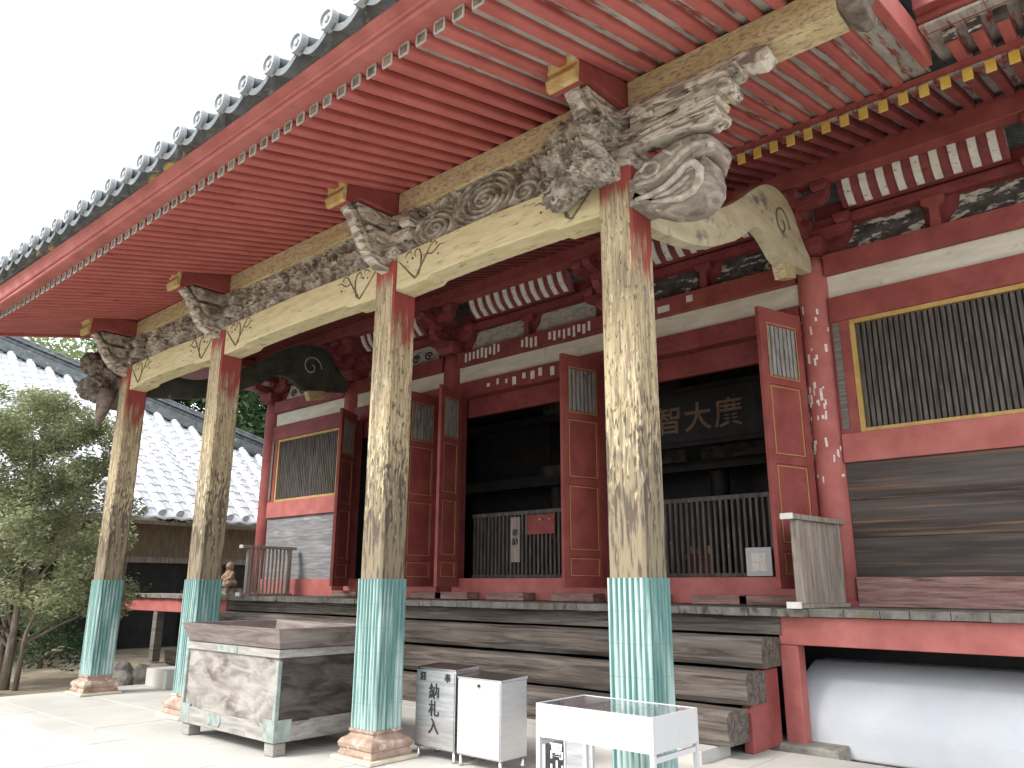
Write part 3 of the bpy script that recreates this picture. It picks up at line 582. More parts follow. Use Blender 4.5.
# ---- door bays with folding leaves swung outwards
def door_leaf(hx, sgn, fx, fy):     # hinge x at y=4.33, free edge at (fx, fy); sgn=+1 leaf on right jamb
    H = Vector((hx, 4.33, 1.6)); F = Vector((fx, fy, 1.6)); d = (F - H); L = d.length; ang = math.atan2(d.y, d.x)
    z0, z1 = 1.58, 4.98
    lf = MB(); lf.box(0, .11, -.03, .03, z0, z1); lf.box(L - .11, L, -.03, .03, z0, z1)
    for a, b in ((z0, z0 + .14), (2.0, 2.08), (3.02, 3.12), (4.0, 4.12), (4.76, z1)): lf.box(.111, L - .111, -.028, .028, a, b)
    o = lf.build('door_leaf', M['red'], T, origin=(0, 0, 1.58), bevel=.005)
    o.location = H + Vector((0, 0, -.02)) - WLOC[T.name]; o.rotation_euler = (0, 0, ang)
    def sub(mb, name, mt, bv=0):
        c = mb.build(name, mt, None, origin=(0, 0, 1.58), bevel=bv); c.parent = o; c.location = (0, 0, 0); return c
    pn = MB()
    for a, b in ((z0 + .14, 2.0), (2.08, 3.02), (3.12, 4.0)): pn.box(.108, L - .108, -.014, .014, a, b)
    sub(pn, 'panel', M['red'])
    ml = MB()
    for a, b in ((z0 + .16, 1.98), (2.1, 3.0), (3.14, 3.98)):
        for s in (-1, 1):
            y0, y1 = (.015, .021) if s > 0 else (-.021, -.015)
            ml.box(.125, .137, y0, y1, a, b); ml.box(L - .137, L - .125, y0, y1, a, b); ml.box(.137, L - .137, y0, y1, a, a + .01); ml.box(.137, L - .137, y0, y1, b - .01, b)
    for s in (-1, 1):
        y0, y1 = (.029, .036) if s > 0 else (-.036, -.029)
        ml.box(.12, .13, y0, y1, 4.1, 4.78); ml.box(L - .13, L - .12, y0, y1, 4.1, 4.78); ml.box(.12, L - .12, y0, y1, 4.78, 4.79); ml.box(.12, L - .12, y0, y1, 4.09, 4.1)
    sub(ml, 'moulding', M['gold_line'])
    lt = MB(); n = 7
    for k in range(n):
        cx = .12 + (k + .5) * (L - .24) / n; lt.box(cx - .027, cx + .027, -.018, .018, 4.12, 4.76)
    sub(lt, 'lattice_bars', M['lattice_grey'])
    sub(box(.112, L - .112, -.004, .004, 4.12, 4.76), 'lattice_backing', M['black'])
    return o
leaves = [(-9.36, -9.02, 3.7), (-6.92, -6.98, 3.6), (-6.33, -6.2, 3.7), (-3.28, -3.5, 3.6), (-2.78, -2.62, 3.65), (-.18, -.42, 3.6)]
for k, (hx, fx, fy) in enumerate(leaves):
    o = door_leaf(hx, 0, fx, fy)
for i in (1, 2, 3):
    a, b = XH[i] + .19, XH[i + 1] - .19
    for xx in ((a, a + .1), (b - .1, b)): box(xx[0], xx[1], 4.39, 4.56, 1.722, 4.878).build('door_jamb', M['red'] if i > 2 else M['red_dark'], T, bevel=.005)
    box(a, b, 4.36, 4.58, 1.386, 1.72).build('door_sill', M['red_pink'], T, bevel=.006)
    box(a + .1, b - .1, 4.58, 4.66, 4.55, 4.879).build('inner_lintel', M['red_dark'], T)
    # inner fence with upright bars
    F_ = empty('inner_fence', ((a + b) / 2, 4.78, 1.73), parent=T)
    rl = MB(); rl.box(a + .1, b - .1, 4.745, 4.795, 2.76, 2.82); rl.box(a + .1, b - .1, 4.745, 4.795, 1.73, 1.78); rl.build('fence_rail', M['lattice'], F_)
    br = MB(); n = int((b - a - .2) / .085)
    for k in range(n): cx = a + .1 + (k + .5) * (b - a - .2) / n; br.box(cx - .018, cx + .018, 4.752, 4.788, 1.781, 2.759)
    br.build('bars', M['lattice'], F_)
# blocks under the leaves on the deck edge of the sill
for x in (-9.1, -6.8, -6.2, -5.0, -3.7, -2.6, -1.4, -.75):
    box(x - .38, x + .38, 4.05, 4.34, 1.386, 1.5).build('sill_block', M['sill'], T, bevel=.01)

# ---- dark interior
def ibox(n, a, mt): return box(*a).build(n, mt, T)
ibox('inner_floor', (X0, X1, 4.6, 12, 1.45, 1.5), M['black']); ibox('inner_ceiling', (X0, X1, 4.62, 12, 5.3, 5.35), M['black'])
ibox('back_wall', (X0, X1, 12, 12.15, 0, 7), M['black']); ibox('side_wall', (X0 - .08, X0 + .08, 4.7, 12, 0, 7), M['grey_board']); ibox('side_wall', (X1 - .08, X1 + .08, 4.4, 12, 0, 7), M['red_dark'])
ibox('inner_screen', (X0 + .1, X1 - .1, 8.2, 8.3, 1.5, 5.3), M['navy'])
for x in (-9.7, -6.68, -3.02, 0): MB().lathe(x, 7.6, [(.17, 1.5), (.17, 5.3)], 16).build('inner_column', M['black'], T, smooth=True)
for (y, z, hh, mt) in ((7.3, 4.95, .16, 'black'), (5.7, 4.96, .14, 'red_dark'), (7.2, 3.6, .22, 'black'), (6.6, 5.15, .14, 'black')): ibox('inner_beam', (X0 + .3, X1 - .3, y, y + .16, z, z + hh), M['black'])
# low carved transoms glimpsed inside
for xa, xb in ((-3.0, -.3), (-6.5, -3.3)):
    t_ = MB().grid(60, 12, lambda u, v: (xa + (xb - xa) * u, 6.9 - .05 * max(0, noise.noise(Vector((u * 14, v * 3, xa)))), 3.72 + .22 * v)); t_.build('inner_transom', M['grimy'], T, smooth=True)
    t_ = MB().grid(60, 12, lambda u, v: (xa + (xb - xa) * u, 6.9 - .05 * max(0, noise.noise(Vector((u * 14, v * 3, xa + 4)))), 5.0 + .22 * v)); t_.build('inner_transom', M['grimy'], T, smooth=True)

# ---- deck
dk = MB(); x = -17.2
while x < X1 + .3:
    wv = rnd.uniform(.26, .4); y0 = (3.17 if -12.05 < x < -.3 else 3.28) + rnd.uniform(-.012, .012)
    dk.box(x, min(x + wv, X1 + .5) - .005, y0, 4.4, 1.295 + rnd.uniform(-.004, .004), 1.38 + rnd.uniform(-.003, .003)); x += wv
dk.build('deck', M['deck'], T, bevel=.006)
for a, b in ((-.36, X1 + .4), (-17.1, -12.1)):
    box(a, b, 3.36, 3.52, 1.0, 1.29).build('deck_beam', M['red_pink'], T, bevel=.008)
for x in (-.27, 3.3, -15.3, -12.15): 
    box(x - .1, x + .1, 3.38, 3.56, -.12, .998).build('deck_post', M['red_pink'] if x > -1 else M['grey_wood'], T, bevel=.008)
for x in (-.36, -14.2): box(x - .08, x + .07, 3.6, 3.76, -.12, 1.29).build('deck_post', M['grey_wood'] if x > -1 else M['red_dark'], T, bevel=.008)
# white plaster mound under the deck
prof = [(3.6, -.12), (3.6, .1)] + [(3.6 + .8 * (1 - math.cos(a * math.pi / 36)), .1 + .7 * math.sin(a * math.pi / 36)) for a in range(1, 17)]
MB().prism(prof + [(4.6, prof[-1][1]), (4.6, -.12)], 'x', -.34, X1 + 2).build('plaster_mound', M['plaster'], T, bevel=.03, seg=3)
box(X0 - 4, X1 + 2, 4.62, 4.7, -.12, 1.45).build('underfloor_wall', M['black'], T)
MB().prism(prof + [(4.6, prof[-1][1]), (4.6, -.12)], 'x', -12.6, -11.9).build('plaster_mound', M['plaster'], T)

# ---- stairs: heavy squared timbers with worn rounded noses
XS0, XS1 = -12.0, -.36
steps = [(2.88, 3.36, .78, 1.09), (2.5, 2.96, .45, .765), (2.12, 2.58, .12, .44)]
for k, (ya, yb, za, zb) in enumerate(steps):
    hh = zb - za; sec = []
    raw = [(ya + .05, za), (yb, za), (yb, zb - .02), (ya + .1, zb), (ya + .04, zb - .015), (ya + .004, zb - .05), (ya, zb - .12), (ya + .012, za + .06)]
    n = 90; vs = []; x_end = XS1 + (.0, -.012, -.05)[k]
    for i in range(n + 1):
        t = i / n; xx = XS0 + (x_end - XS0) * t
        for q, (y, z) in enumerate(raw):
            e = noise.noise(Vector((xx * 1.3, q * .7, k * 9))) * .014 + noise.noise(Vector((xx * 7, q * 1.9, k * 9))) * .006
            vs.append((xx + (.02 * noise.noise(Vector((q, k, 3))) if i == n else 0), y + e, z + e * .6))
    L = len(raw)
    st = MB().add(vs, [(i * L + q, i * L + (q + 1) % L, (i + 1) * L + (q + 1) % L, (i + 1) * L + q) for i in range(n) for q in range(L)] + [tuple(range(L)), tuple(n * L + q for q in range(L))])
    st.build('stair_step', M['step'], T, bevel=.006)
box(XS0, XS1 + .03, 3.33, 3.4, 1.1, 1.29).build('top_riser', M['step'], T, bevel=.005)
for xa in (XS0 + .1, XS1 - .13): MB().prism([(2.62, .0), (3.32, .0), (3.32, .76), (2.98, .76), (2.62, .42)], 'x', xa, xa + .1).build('stringer', M['red'], T, bevel=.006)
ls = MB()
x = XS0
while x < -.6:
    ls.box(x + .004, min(x + 1.2, -.55) - .004, 1.85, 2.45, -.02, .115 + rnd.uniform(-.002, .002)); x += 1.2
ls.build('stone_tread', M['pave'], T, bevel=.01)

# ---- railings beside the stairs
def railing(x, dx, solid):
    e = empty('stair_railing', (x, 3.2, 1.38), parent=T)
    def X(y): return x + dx * (y - 3.2)
    ya, yb = 3.22, 4.14
    def q(y0, y1, z0, z1, hw): return MB().hexa([(X(y0) - hw, y0, z0), (X(y0) + hw, y0, z0), (X(y1) + hw, y1, z0), (X(y1) - hw, y1, z0)], [(X(y0) - hw, y0, z1), (X(y0) + hw, y0, z1), (X(y1) + hw, y1, z1), (X(y1) - hw, y1, z1)])
    for yy in (ya, yb): q(yy, yy + .085, 1.43, 2.31, .045).build('post', M['rail_wood'], e, bevel=.006)
    q(ya - .13, yb + .18, 2.312, 2.37, .065).build('top_rail', M['rail_wood'], e, bevel=.008)
    q(ya - .158, ya - .131, 2.308, 2.374, .068).build('rail_cap', M['white_rib'], e, bevel=.006)
    q(ya - .12, yb + .14, 1.383, 1.428, .06).build('foot_rail', M['rail_wood'], e, bevel=.006)
    q(ya - .15, ya - .121, 1.383, 1.45, .075).build('foot_cap', M['white_rib'], e)
    if solid:
        b = MB(); n = 6
        for k in range(n):
            y0 = ya + .09 + k * (yb - ya - .09) / n; hw = .014
            y1 = y0 + (yb - ya - .09) / n - .006; b.hexa([(X(y0) - hw, y0, 1.43), (X(y0) + hw, y0, 1.43), (X(y1) + hw, y1, 1.43), (X(y1) - hw, y1, 1.43)], [(X(y0) - hw, y0, 2.31), (X(y0) + hw, y0, 2.31), (X(y1) + hw, y1, 2.31), (X(y1) - hw, y1, 2.31)])
        b.build('boards', M['rail_wood'], e)
    else:
        b = MB()
        for k in range(9):
            y0 = ya + .12 + k * (yb - ya - .13) / 9; hw = .016
            b.hexa([(X(y0) - hw, y0, 1.43), (X(y0) + hw, y0, 1.43), (X(y0) + hw, y0 + .035, 1.43), (X(y0) - hw, y0 + .035, 1.43)], [(X(y0) - hw, y0, 2.31), (X(y0) + hw, y0, 2.31), (X(y0) + hw, y0 + .035, 2.31), (X(y0) - hw, y0 + .035, 2.31)])
        b.build('bars', M['rail_wood'], e)
railing(-.04, .1, True); railing(-11.2, .0, False)

# ---- porch roof: rafters, soffit, fascia, tiles
SL = .25
def zr(y): return 5.88 + SL * y
XL, XR = -11.05, 2.0
raf = MB(); ya, yb = -2.05, 2.52; hw, hh = .052, .1
xr0 = XL + .1
raf.hexa([(xr0 - hw, ya, zr(ya) + .012), (xr0 + hw, ya, zr(ya) + .012), (xr0 + hw, yb, zr(yb) + .012), (xr0 - hw, yb, zr(yb) + .012)], [(xr0 - hw, ya, zr(ya) + hh), (xr0 + hw, ya, zr(ya) + hh), (xr0 + hw, yb, zr(yb) + hh), (xr0 - hw, yb, zr(yb) + hh)])
rf = raf.build('rafter', M['red_soffit'], T, bevel=.028, seg=3)
e_ = MB()
for (a, b, c, d) in ((-.05, .05, .0, .012), (-.05, .05, .092, .104), (-.055, -.043, .012, .092), (.043, .055, .012, .092)):
    y0 = ya - .012; e_.box(xr0 + a, xr0 + b, y0, y0 + .011, zr(ya) + c + .004, zr(ya) + d + .004)
M['cap'] = mat('pale_rafter_cap', (.3, .29, .25), (.45, .43, .38), (1, 1, 1), 20, rough=.8, bump=.1)
cp = e_.build('end_cap', M['cap'], rf)
ce = box(xr0 - .042, xr0 + .042, ya - .005, ya - .001, zr(ya) + .017, zr(ya) + .095).build('end_grain', M['carved_dark'], rf)
nR = int((XR - XL - .2) / .189)
def rl(x, y): return .0065 * max(0, -6.5 - x) ** 2 * max(0, min(1, (2.52 - y) / 4.57))
for k in range(nR, -1, -1):
    o = dup_part(rf, (k * .189, 0, 0)) if k else rf
    t_ = rl(xr0 + k * .189, ya)
    if t_: o.rotation_euler.x = -t_ / 4.57; o.location.z += t_ / 2
def slab(x0, x1, y0, y1, d0, d1): return MB().hexa([(x0, y0, zr(y0) + d0), (x1, y0, zr(y0) + d0), (x1, y1, zr(y1) + d0), (x0, y1, zr(y1) + d0)], [(x0, y0, zr(y0) + d1), (x1, y0, zr(y0) + d1), (x1, y1, zr(y1) + d1), (x0, y1, zr(y1) + d1)])
def bent_slab(x0, x1, y0, y1, d0, d1, n=30):
    mb = MB(); vs = []
    for i in range(n + 1):
        x = x0 + (x1 - x0) * i / n
        for (y, d) in ((y0, d0), (y1, d0), (y1, d1), (y0, d1)): vs.append((x, y, zr(y) + d + rl(x, y)))
    return mb.add(vs, [(i * 4 + q, i * 4 + (q + 1) % 4, (i + 1) * 4 + (q + 1) % 4, (i + 1) * 4 + q) for i in range(n) for q in range(4)] + [(0, 1, 2, 3), tuple(n * 4 + q for q in range(4))])
bent_slab(XL, -.55, -1.98, 2.6, .088, .11).build('soffit_board', M['red_soffit'], T)
M['soffit_worn'] = mat('bare_soffit_boards', (.3, .29, .26), (.48, .46, .41), (4, .5, 1), 3, rough=.85, bump=.15, lay=[((.24, .06, .05), (5, .5, 1), 3, .56, .05), ((.14, .13, .1), (5, 1, 1), 4, .64, .05)])
slab(-.549, XR, -1.98, 2.6, .07, .11).build('bare_soffit_board', M['soffit_worn'], T)
# fascia in two members
def curve_up(x):       # the eave lifts slightly at its ends
    return 0
def lift(x, y, k): return max(k * (x + 1) ** 2 * max(0, min(1, (3.2 - y) / 5.6)), rl(x, y) * (.95 if k < .001 else 1.05))
def sweepx(sec, x0, x1, ks, n=30):
    mb = MB(); L = len(sec); vs = []
    for i in range(n + 1):
        x = x0 + (x1 - x0) * i / n
        for (y, z), k in zip(sec, ks): vs.append((x, y, z + lift(x, y, k)))
    return mb.add(vs, [(i * L + q, i * L + (q + 1) % L, (i + 1) * L + (q + 1) % L, (i + 1) * L + q) for i in range(n) for q in range(L)] + [tuple(range(L)), tuple(n * L + q for q in range(L))])
sweepx([(-1.98, 5.475), (-2.19, 5.477), (-2.205, 5.49), (-2.205, 5.509), (-1.98, 5.509)], XL, XR, [0, .0004, .0004, .0008, .0008]).build('eave_board', M['red_pink'], T)
sweepx([(-2.15, 5.511), (-2.222, 5.511), (-2.235, 5.52), (-2.24, 5.54), (-2.26, 5.565), (-2.29, 5.58), (-2.15, 5.58)], XL - .02, XR + .02, [.0008, .0008, .001, .0012, .0018, .0022, .0022]).build('fascia', M['red_pink'], T)
M['urako'] = mat('weathered_tile_batten', (.05, .052, .05), (.12, .12, .11), (.8, 1, 1), 6, rough=.9, bump=.2, lay=[((.42, .31, .1), (.6, 1, 1), 3, .62, .03)])
sweepx([(-2.12, 5.583), (-2.32, 5.583), (-2.37, 5.64), (-2.12, 5.64)], XL - .03, XR + .03, [.0022, .0022, .0035, .0035]).build('tile_batten', M['urako'], T)
# tiles: pan tiles with scalloped front + barrel tiles with round end discs
TP = .394; ZT = 5.53
xs = []; x = -1.403 + TP * 8
while x > XL - .1: xs.append(x); x -= TP
def tile_z(y): return ZT + .3 * (y + 2.42)
pan = MB()
for x in xs:
    seg = [(-.5 + k / 10) for k in range(11)]
    top = [(x + TP * (s_ + .5) if True else 0, .16 - .12 * math.cos(math.pi * 2 * s_ + math.pi) * 0 - .1 * math.cos(math.pi * s_)) for s_ in seg]
    # cross-section: sagging pan between this barrel and the next, thick lip at the front
    n = len(top)
    for (y0, y1, th) in ((-2.41, -2.3, .065), (-2.3, 3.2, .035)):
        vs = []
        for y in (y0, y1):
            for (px, pz) in top: vs.append((px, y, tile_z(y) + pz + lift(px, y, .0035)))
            for (px, pz) in top[::-1]: vs.append((px, y, tile_z(y) + pz - th + lift(px, y, .0035)))
        m2 = 2 * n
        pan.add(vs, [tuple(range(m2))[::-1], tuple(range(m2, 2 * m2))] + [(i, (i + 1) % m2, m2 + (i + 1) % m2, m2 + i) for i in range(m2)])
rt = pan.build('pan_tiles', M['tile'], T)
bt = MB()
for x in xs:
    de = MB()
    cz = tile_z(-2.42) + .17 + lift(x, -2.42, .0035)
    n = 16; pts0 = []
    bt.tube([(x, yq, tile_z(yq) + .17 + lift(x, yq, .0035)) for yq in (-2.4, -1.6, 0, 3.2)], .075, 14)
    # disc with raised rim and a small boss
    vs = []; prof = [(.0, -.028), (.025, -.028), (.03, -.012), (.062, -.012), (.068, -.03), (.088, -.03), (.092, -.012), (.092, .03)]
    for (rr, yy) in prof[1:]:
        for k in range(20): a = 2 * math.pi * k / 20; vs.append((x + rr * math.cos(a), -2.42 + yy, cz + rr * math.sin(a)))
    N = len(prof) - 1
    de.add(vs, [(i * 20 + k, i * 20 + (k + 1) % 20, (i + 1) * 20 + (k + 1) % 20, (i + 1) * 20 + k) for i in range(N - 1) for k in range(20)] + [tuple(range(20))])
    de.build('tile_end_disc', M['tile_end'], T)
bt.build('barrel_tiles', M['tile'], T, smooth=True)
# bargeboards on the two sides of the porch roof
for x0, x1 in ((XR + .002, XR + .09), (XL - .09, XL - .002)):
    b = MB().hexa([(x0, -2.38, zr(-2.38) - .02), (x1, -2.38, zr(-2.38) - .02), (x1, 2.2, zr(2.2) - .02), (x0, 2.2, zr(2.2) - .02)], [(x0, -2.38, zr(-2.38) + .27), (x1, -2.38, zr(-2.38) + .27), (x1, 2.2, zr(2.2) + .27), (x0, 2.2, zr(2.2) + .27)])
    b.v = [(a, c, z + rl(a, c)) for a, c, z in b.v]
    b.build('bargeboard', M['red_soffit'], T, bevel=.01)

# ---- main eave: base rafters with yellow ends, batten beam, short flying rafters to the right of the porch
def zb(y): return 6.3 + .34 * (y - 2.5)
br = MB(); x0 = -13.9 + .09
br.hexa([(x0 - .042, 2.5, zb(2.5)), (x0 + .042, 2.5, zb(2.5)), (x0 + .042, 4.6, zb(4.6)), (x0 - .042, 4.6, zb(4.6))], [(x0 - .042, 2.5, zb(2.5) + .12), (x0 + .042, 2.5, zb(2.5) + .12), (x0 + .042, 4.6, zb(4.6) + .12), (x0 - .042, 4.6, zb(4.6) + .12)])
b0 = br.build('base_rafter', M['red_dark'], T, bevel=.008)
box(x0 - .045, x0 + .045, 2.48, 2.499, zb(2.5) - .003, zb(2.5) + .125).build('rafter_end_plate', M['yellow'], b0, bevel=.004)
for k in range(1, 98): dup_part(b0, (k * .192, 0, 0))
MB().hexa([(-14.3, 2.5, zb(2.5) + .122), (X1 + 1, 2.5, zb(2.5) + .122), (X1 + 1, 4.6, zb(4.6) + .122), (-14.3, 4.6, zb(4.6) + .122)], [(-14.3, 2.5, zb(2.5) + .15), (X1 + 1, 2.5, zb(2.5) + .15), (X1 + 1, 4.6, zb(4.6) + .15), (-14.3, 4.6, zb(4.6) + .15)]).build('eave_boarding', M['soffit_worn'], T)
box(-14.3, X1 + 1, 2.535, 2.66, 6.455, 6.56).build('rafter_batten', M['red_soffit'], T, bevel=.006)
fr = MB(); x0 = XR + .3; 
fr.hexa([(x0 - .05, 1.95, 6.42), (x0 + .05, 1.95, 6.42), (x0 + .05, 2.75, 6.6), (x0 - .05, 2.75, 6.6)], [(x0 - .05, 1.95, 6.53), (x0 + .05, 1.95, 6.53), (x0 + .05, 2.75, 6.72), (x0 - .05, 2.75, 6.72)])
f0 = fr.build('flying_rafter', M['red_soffit'], T, bevel=.008)
box(x0 - .054, x0 + .054, 1.925, 1.949, 6.412, 6.535).build('rafter_end_plate', M['dark_panel'], f0)
for k in range(1, 14): dup_part(f0, (k * .2, 0, 0))
MB().hexa([(XR + .1, 1.7, 6.5), (X1 + 1, 1.7, 6.5), (X1 + 1, 2.75, 6.73), (XR + .1, 2.75, 6.73)], [(XR + .1, 1.7, 6.53), (X1 + 1, 1.7, 6.53), (X1 + 1, 2.75, 6.76), (XR + .1, 2.75, 6.76)]).build('bare_soffit_board', M['soffit_worn'], T)
box(XR + .1, X1 + 1, 1.66, 1.9, 6.54, 6.6).build('eave_board', M['red'], T); box(XR + .1, X1 + 1, 1.55, 1.7, 6.602, 6.76).build('fascia', M['red'], T, bevel=.01)
# left return of the main eave
MB().hexa([(-14.6, 2.0, 6.42), (-12.7, 2.0, 6.42), (-12.7, 13.5, 6.95), (-14.6, 13.5, 6.55)], [(-14.6, 2.0, 6.52), (-12.7, 2.0, 6.6), (-12.7, 13.5, 7.1), (-14.6, 13.5, 6.65)]).build('side_eave', M['red_dark'], T)
# main roof body with tile courses running up the slope
ro = MB()
def rz(y): return 6.8 + .55 * (y - 1.5) + .012 * (y - 1.5) ** 2
nx = 200
ro.grid(nx, 14, lambda u, v: (-14.8 + (X1 + 1.2 + 14.8) * u, 1.5 + 7.5 * v, rz(1.5 + 7.5 * v) + .06 * abs(math.sin(math.pi * u * nx / 5))))
ro.build('main_roof_tiles', M['tile'], T, smooth=True)
MB().prism([(9.0, rz(9) + .05), (9.0, rz(9) + .7), (9.5, rz(9) + .7), (9.5, rz(9) + .05)], 'x', -13, X1).build('roof_ridge', M['tile'], T, bevel=.05)
MB().grid(4, 4, lambda u, v: (-14.8 + (X1 + 16) * u, 9.5 + 5 * v, rz(9) - .65 * 5 * v)).build('rear_roof_tiles', M['tile'], T)
MB().add([(-14.7, 1.6, 6.6), (-14.7, 9.0, rz(9)), (-14.7, 14.4, rz(9) - 3.2), (-14.7, 14.4, 6.6), (-14.6, 1.6, 6.6), (-14.6, 9.0, rz(9)), (-14.6, 14.4, rz(9) - 3.2), (-14.6, 14.4, 6.6)], [(0, 1, 2, 3), (4, 5, 6, 7), (0, 1, 5, 4), (1, 2, 6, 5), (2, 3, 7, 6), (3, 0, 4, 7)]).build('gable_boards', M['red_dark'], T)

# ---- paper name slips pasted on beams and column
def slip(x, y, z, w_, h_, parent=T, rot=0): return box(x - w_ / 2, x + w_ / 2, y - .003, y, z - h_ / 2, z + h_ / 2).build('paper_label', M['paper'], parent)
r = random.Random(11)
for k in range(55):
    a = r.uniform(-1.25, .95); rr = .203; xx, yy = rr * math.sin(a), 4.5 - rr * math.cos(a)
    z = r.choice((r.gauss(3.6, .35), r.uniform(2.9, 5.1))); w_ = r.uniform(.015, .035); h_ = r.uniform(.03, .13)
    o = box(-w_ / 2, w_ / 2, -.002, .002, -h_ / 2, h_ / 2).build('paper_label', M['paper'], T, origin=(0, 0, 0)); o.location = Vector((xx, yy, z)) - WLOC[T.name]; o.rotation_euler = (0, r.uniform(-.06, .06), a)
for x0, n_, z in ((-6.25, 9, 5.62), (-4.9, 4, 5.6), (-4.3, 9, 5.6)):
    for k in range(n_): slip(x0 + k * .1, 4.357, z + r.uniform(-.02, .02), r.uniform(.045, .06), r.uniform(.12, .2))
for xx, z in ((-2.2, 5.57), (-1.72, 5.63), (-2.1, 5.57)): slip(xx, 4.357, z, .1, .1)
for k in range(9): slip(-5.7 + k * .2 + r.uniform(-.05, .05), 4.377, 5.02 + r.uniform(-.03, .03), r.uniform(.04, .09), r.uniform(.06, .16))

# ================================================================== LETTERING
def text(body, size, mt, name, parent, loc, rot=(R(90), 0, 0), ext=.003, mirror=False):
    cu = bpy.data.curves.new('t', 'FONT'); cu.body = body; cu.size = size; cu.extrude = ext; cu.align_x = 'CENTER'; cu.align_y = 'CENTER'; cu.offset = size * .012
    o = bpy.data.objects.new('t', cu); col.objects.link(o)
    dg = bpy.context.evaluated_depsgraph_get(); me = bpy.data.meshes.new_from_object(o.evaluated_get(dg)); bpy.data.objects.remove(o)
    me.name = name; me.materials.clear(); me.materials.append(mt)
    q = bpy.data.objects.new(name, me); col.objects.link(q); q.rotation_euler = rot; WLOC[q.name] = Vector(loc)
    if parent: q.parent = parent; q.location = Vector(loc) - WLOC[parent.name]
    else: q.location = loc
    return q

# hanging plaque inside the right door bay
pq = empty('name_plaque', (-2.55, 6.02, 4.0), 'dark horizontal plaque with faded brown characters hanging inside the near doorway', 'plaque')
pqy = 6.0
box(-3.75, -1.55, pqy, pqy + .08, 3.88, 4.72).build('board', M['navy'], pq, bevel=.01)
f = MB(); f.box(-3.85, -1.45, pqy - .03, pqy + .1, 4.722, 4.8); f.box(-3.85, -1.45, pqy - .03, pqy + .1, 3.8, 3.878); f.box(-3.85, -3.752, pqy - .03, pqy + .1, 3.879, 4.721); f.box(-1.548, -1.45, pqy - .03, pqy + .1, 3.879, 4.721)
f.build('frame', M['black'], pq, bevel=.01)
for ch, xx in (('廣', -2.02), ('大', -2.55), ('智', -3.08)): text(ch, .5, M['letter_brown'], 'character', pq, (xx, pqy - .006, 4.24))

# things at the doors
o = box(-1.28, -.93, 4.66, 4.68, 1.735, 2.1); nb_ = empty('notice_board', (-1.1, 4.67, 1.73), 'small white notice board leaning against the inner fence in the near doorway', 'notice board')
o.build('board', M['white_metal'], nb_, bevel=.004); box(-1.2, -1.0, 4.655, 4.659, 1.8, 2.03).build('paper', M['paper'], nb_)
of = empty('offering_stand', (-2.25, 5.3, 1.5), 'small dark red offering stand behind the bars of the near doorway', 'stand')
b = MB(); b.box(-2.5, -2.0, 5.15, 5.5, 1.98, 2.05); b.box(-2.45, -2.05, 5.2, 5.45, 1.5, 1.979); b.build('table', M['red_dark'], of, bevel=.01)
b = MB()
for k in range(3): b.lathe(-2.4 + .15 * k, 5.25, [(.03, 2.052), (.045, 2.09), (.03, 2.16), (.015, 2.18)], 12)
b.build('brass_cups', M['gold_line'], of, smooth=True)
sg = empty('hanging_board', (-5.35, 4.72, 2.0), 'narrow grey wooden board with writing hung on the central doorway fence', 'board')
box(-5.46, -5.26, 4.715, 4.735, 1.98, 2.72).build('board', M['rail_wood'], sg, bevel=.004)
text('奉\n納', .14, M['ink'], 'writing', sg, (-5.36, 4.711, 2.38))
sg = empty('red_sign', (-4.72, 4.72, 2.4), 'dark red sign with two gold studs on the central doorway fence', 'sign')
box(-5.1, -4.52, 4.715, 4.735, 2.42, 2.74).build('board', M['red_dark'], sg, bevel=.004)
b = MB()
for xx in (-4.82, -4.62): b.blob((xx, 4.71, 2.66), .018, .02, 1, 2)
b.build('studs', M['yellow'], sg, smooth=True)

# seated guardian figure at the left end of the deck
st = empty('seated_statue', (-12.75, 3.75, 1.38), 'small weathered seated wooden statue with tan face beside the left deck railing', 'statue')
b = MB(); cx, cy = -12.75, 3.75
b.blob((cx, cy, 1.62), (.17, .15, .12), .06, 2, 4, 1, False); b.blob((cx, cy - .02, 1.78), (.13, .1, .15), .05, 2, 4, 2, False); b.blob((cx - .16, cy - .06, 1.62), (.1, .12, .07), .05, 2, 3, 3, False); b.blob((cx + .16, cy - .06, 1.62), (.1, .12, .07), .05, 2, 3, 4, False)
b.blob((cx, cy - .02, 1.98), (.075, .085, .1), .03, 2, 4, 5, False); b.tube([(cx - .13, cy, 1.85), (cx - .17, cy - .08, 1.74), (cx - .06, cy - .16, 1.68)], [.045, .04, .03], 10); b.tube([(cx + .13, cy, 1.85), (cx + .17, cy - .08, 1.74), (cx + .06, cy - .16, 1.68)], [.045, .04, .03], 10)
b.tube([(cx, cy, 1.85), (cx, cy - .01, 1.93)], [.06, .05], 10); b.blob((cx, cy - .105, 1.97), (.014, .02, .02), 0, 1, 2)
M['statue'] = mat('worn_statue_wood', (.14, .09, .06), (.42, .3, .19), (1, 1, 1), 7, rough=.6, bump=.2)
o = b.build('figure', M['statue'], st, smooth=True)
md = o.modifiers.new('merge', 'REMESH'); md.mode = 'VOXEL'; md.voxel_size = .012; md.use_smooth_shade = True
box(cx - .24, cx + .24, cy - .2, cy + .2, 1.383, 1.52).build('pedestal', M['carved'], st, bevel=.015)

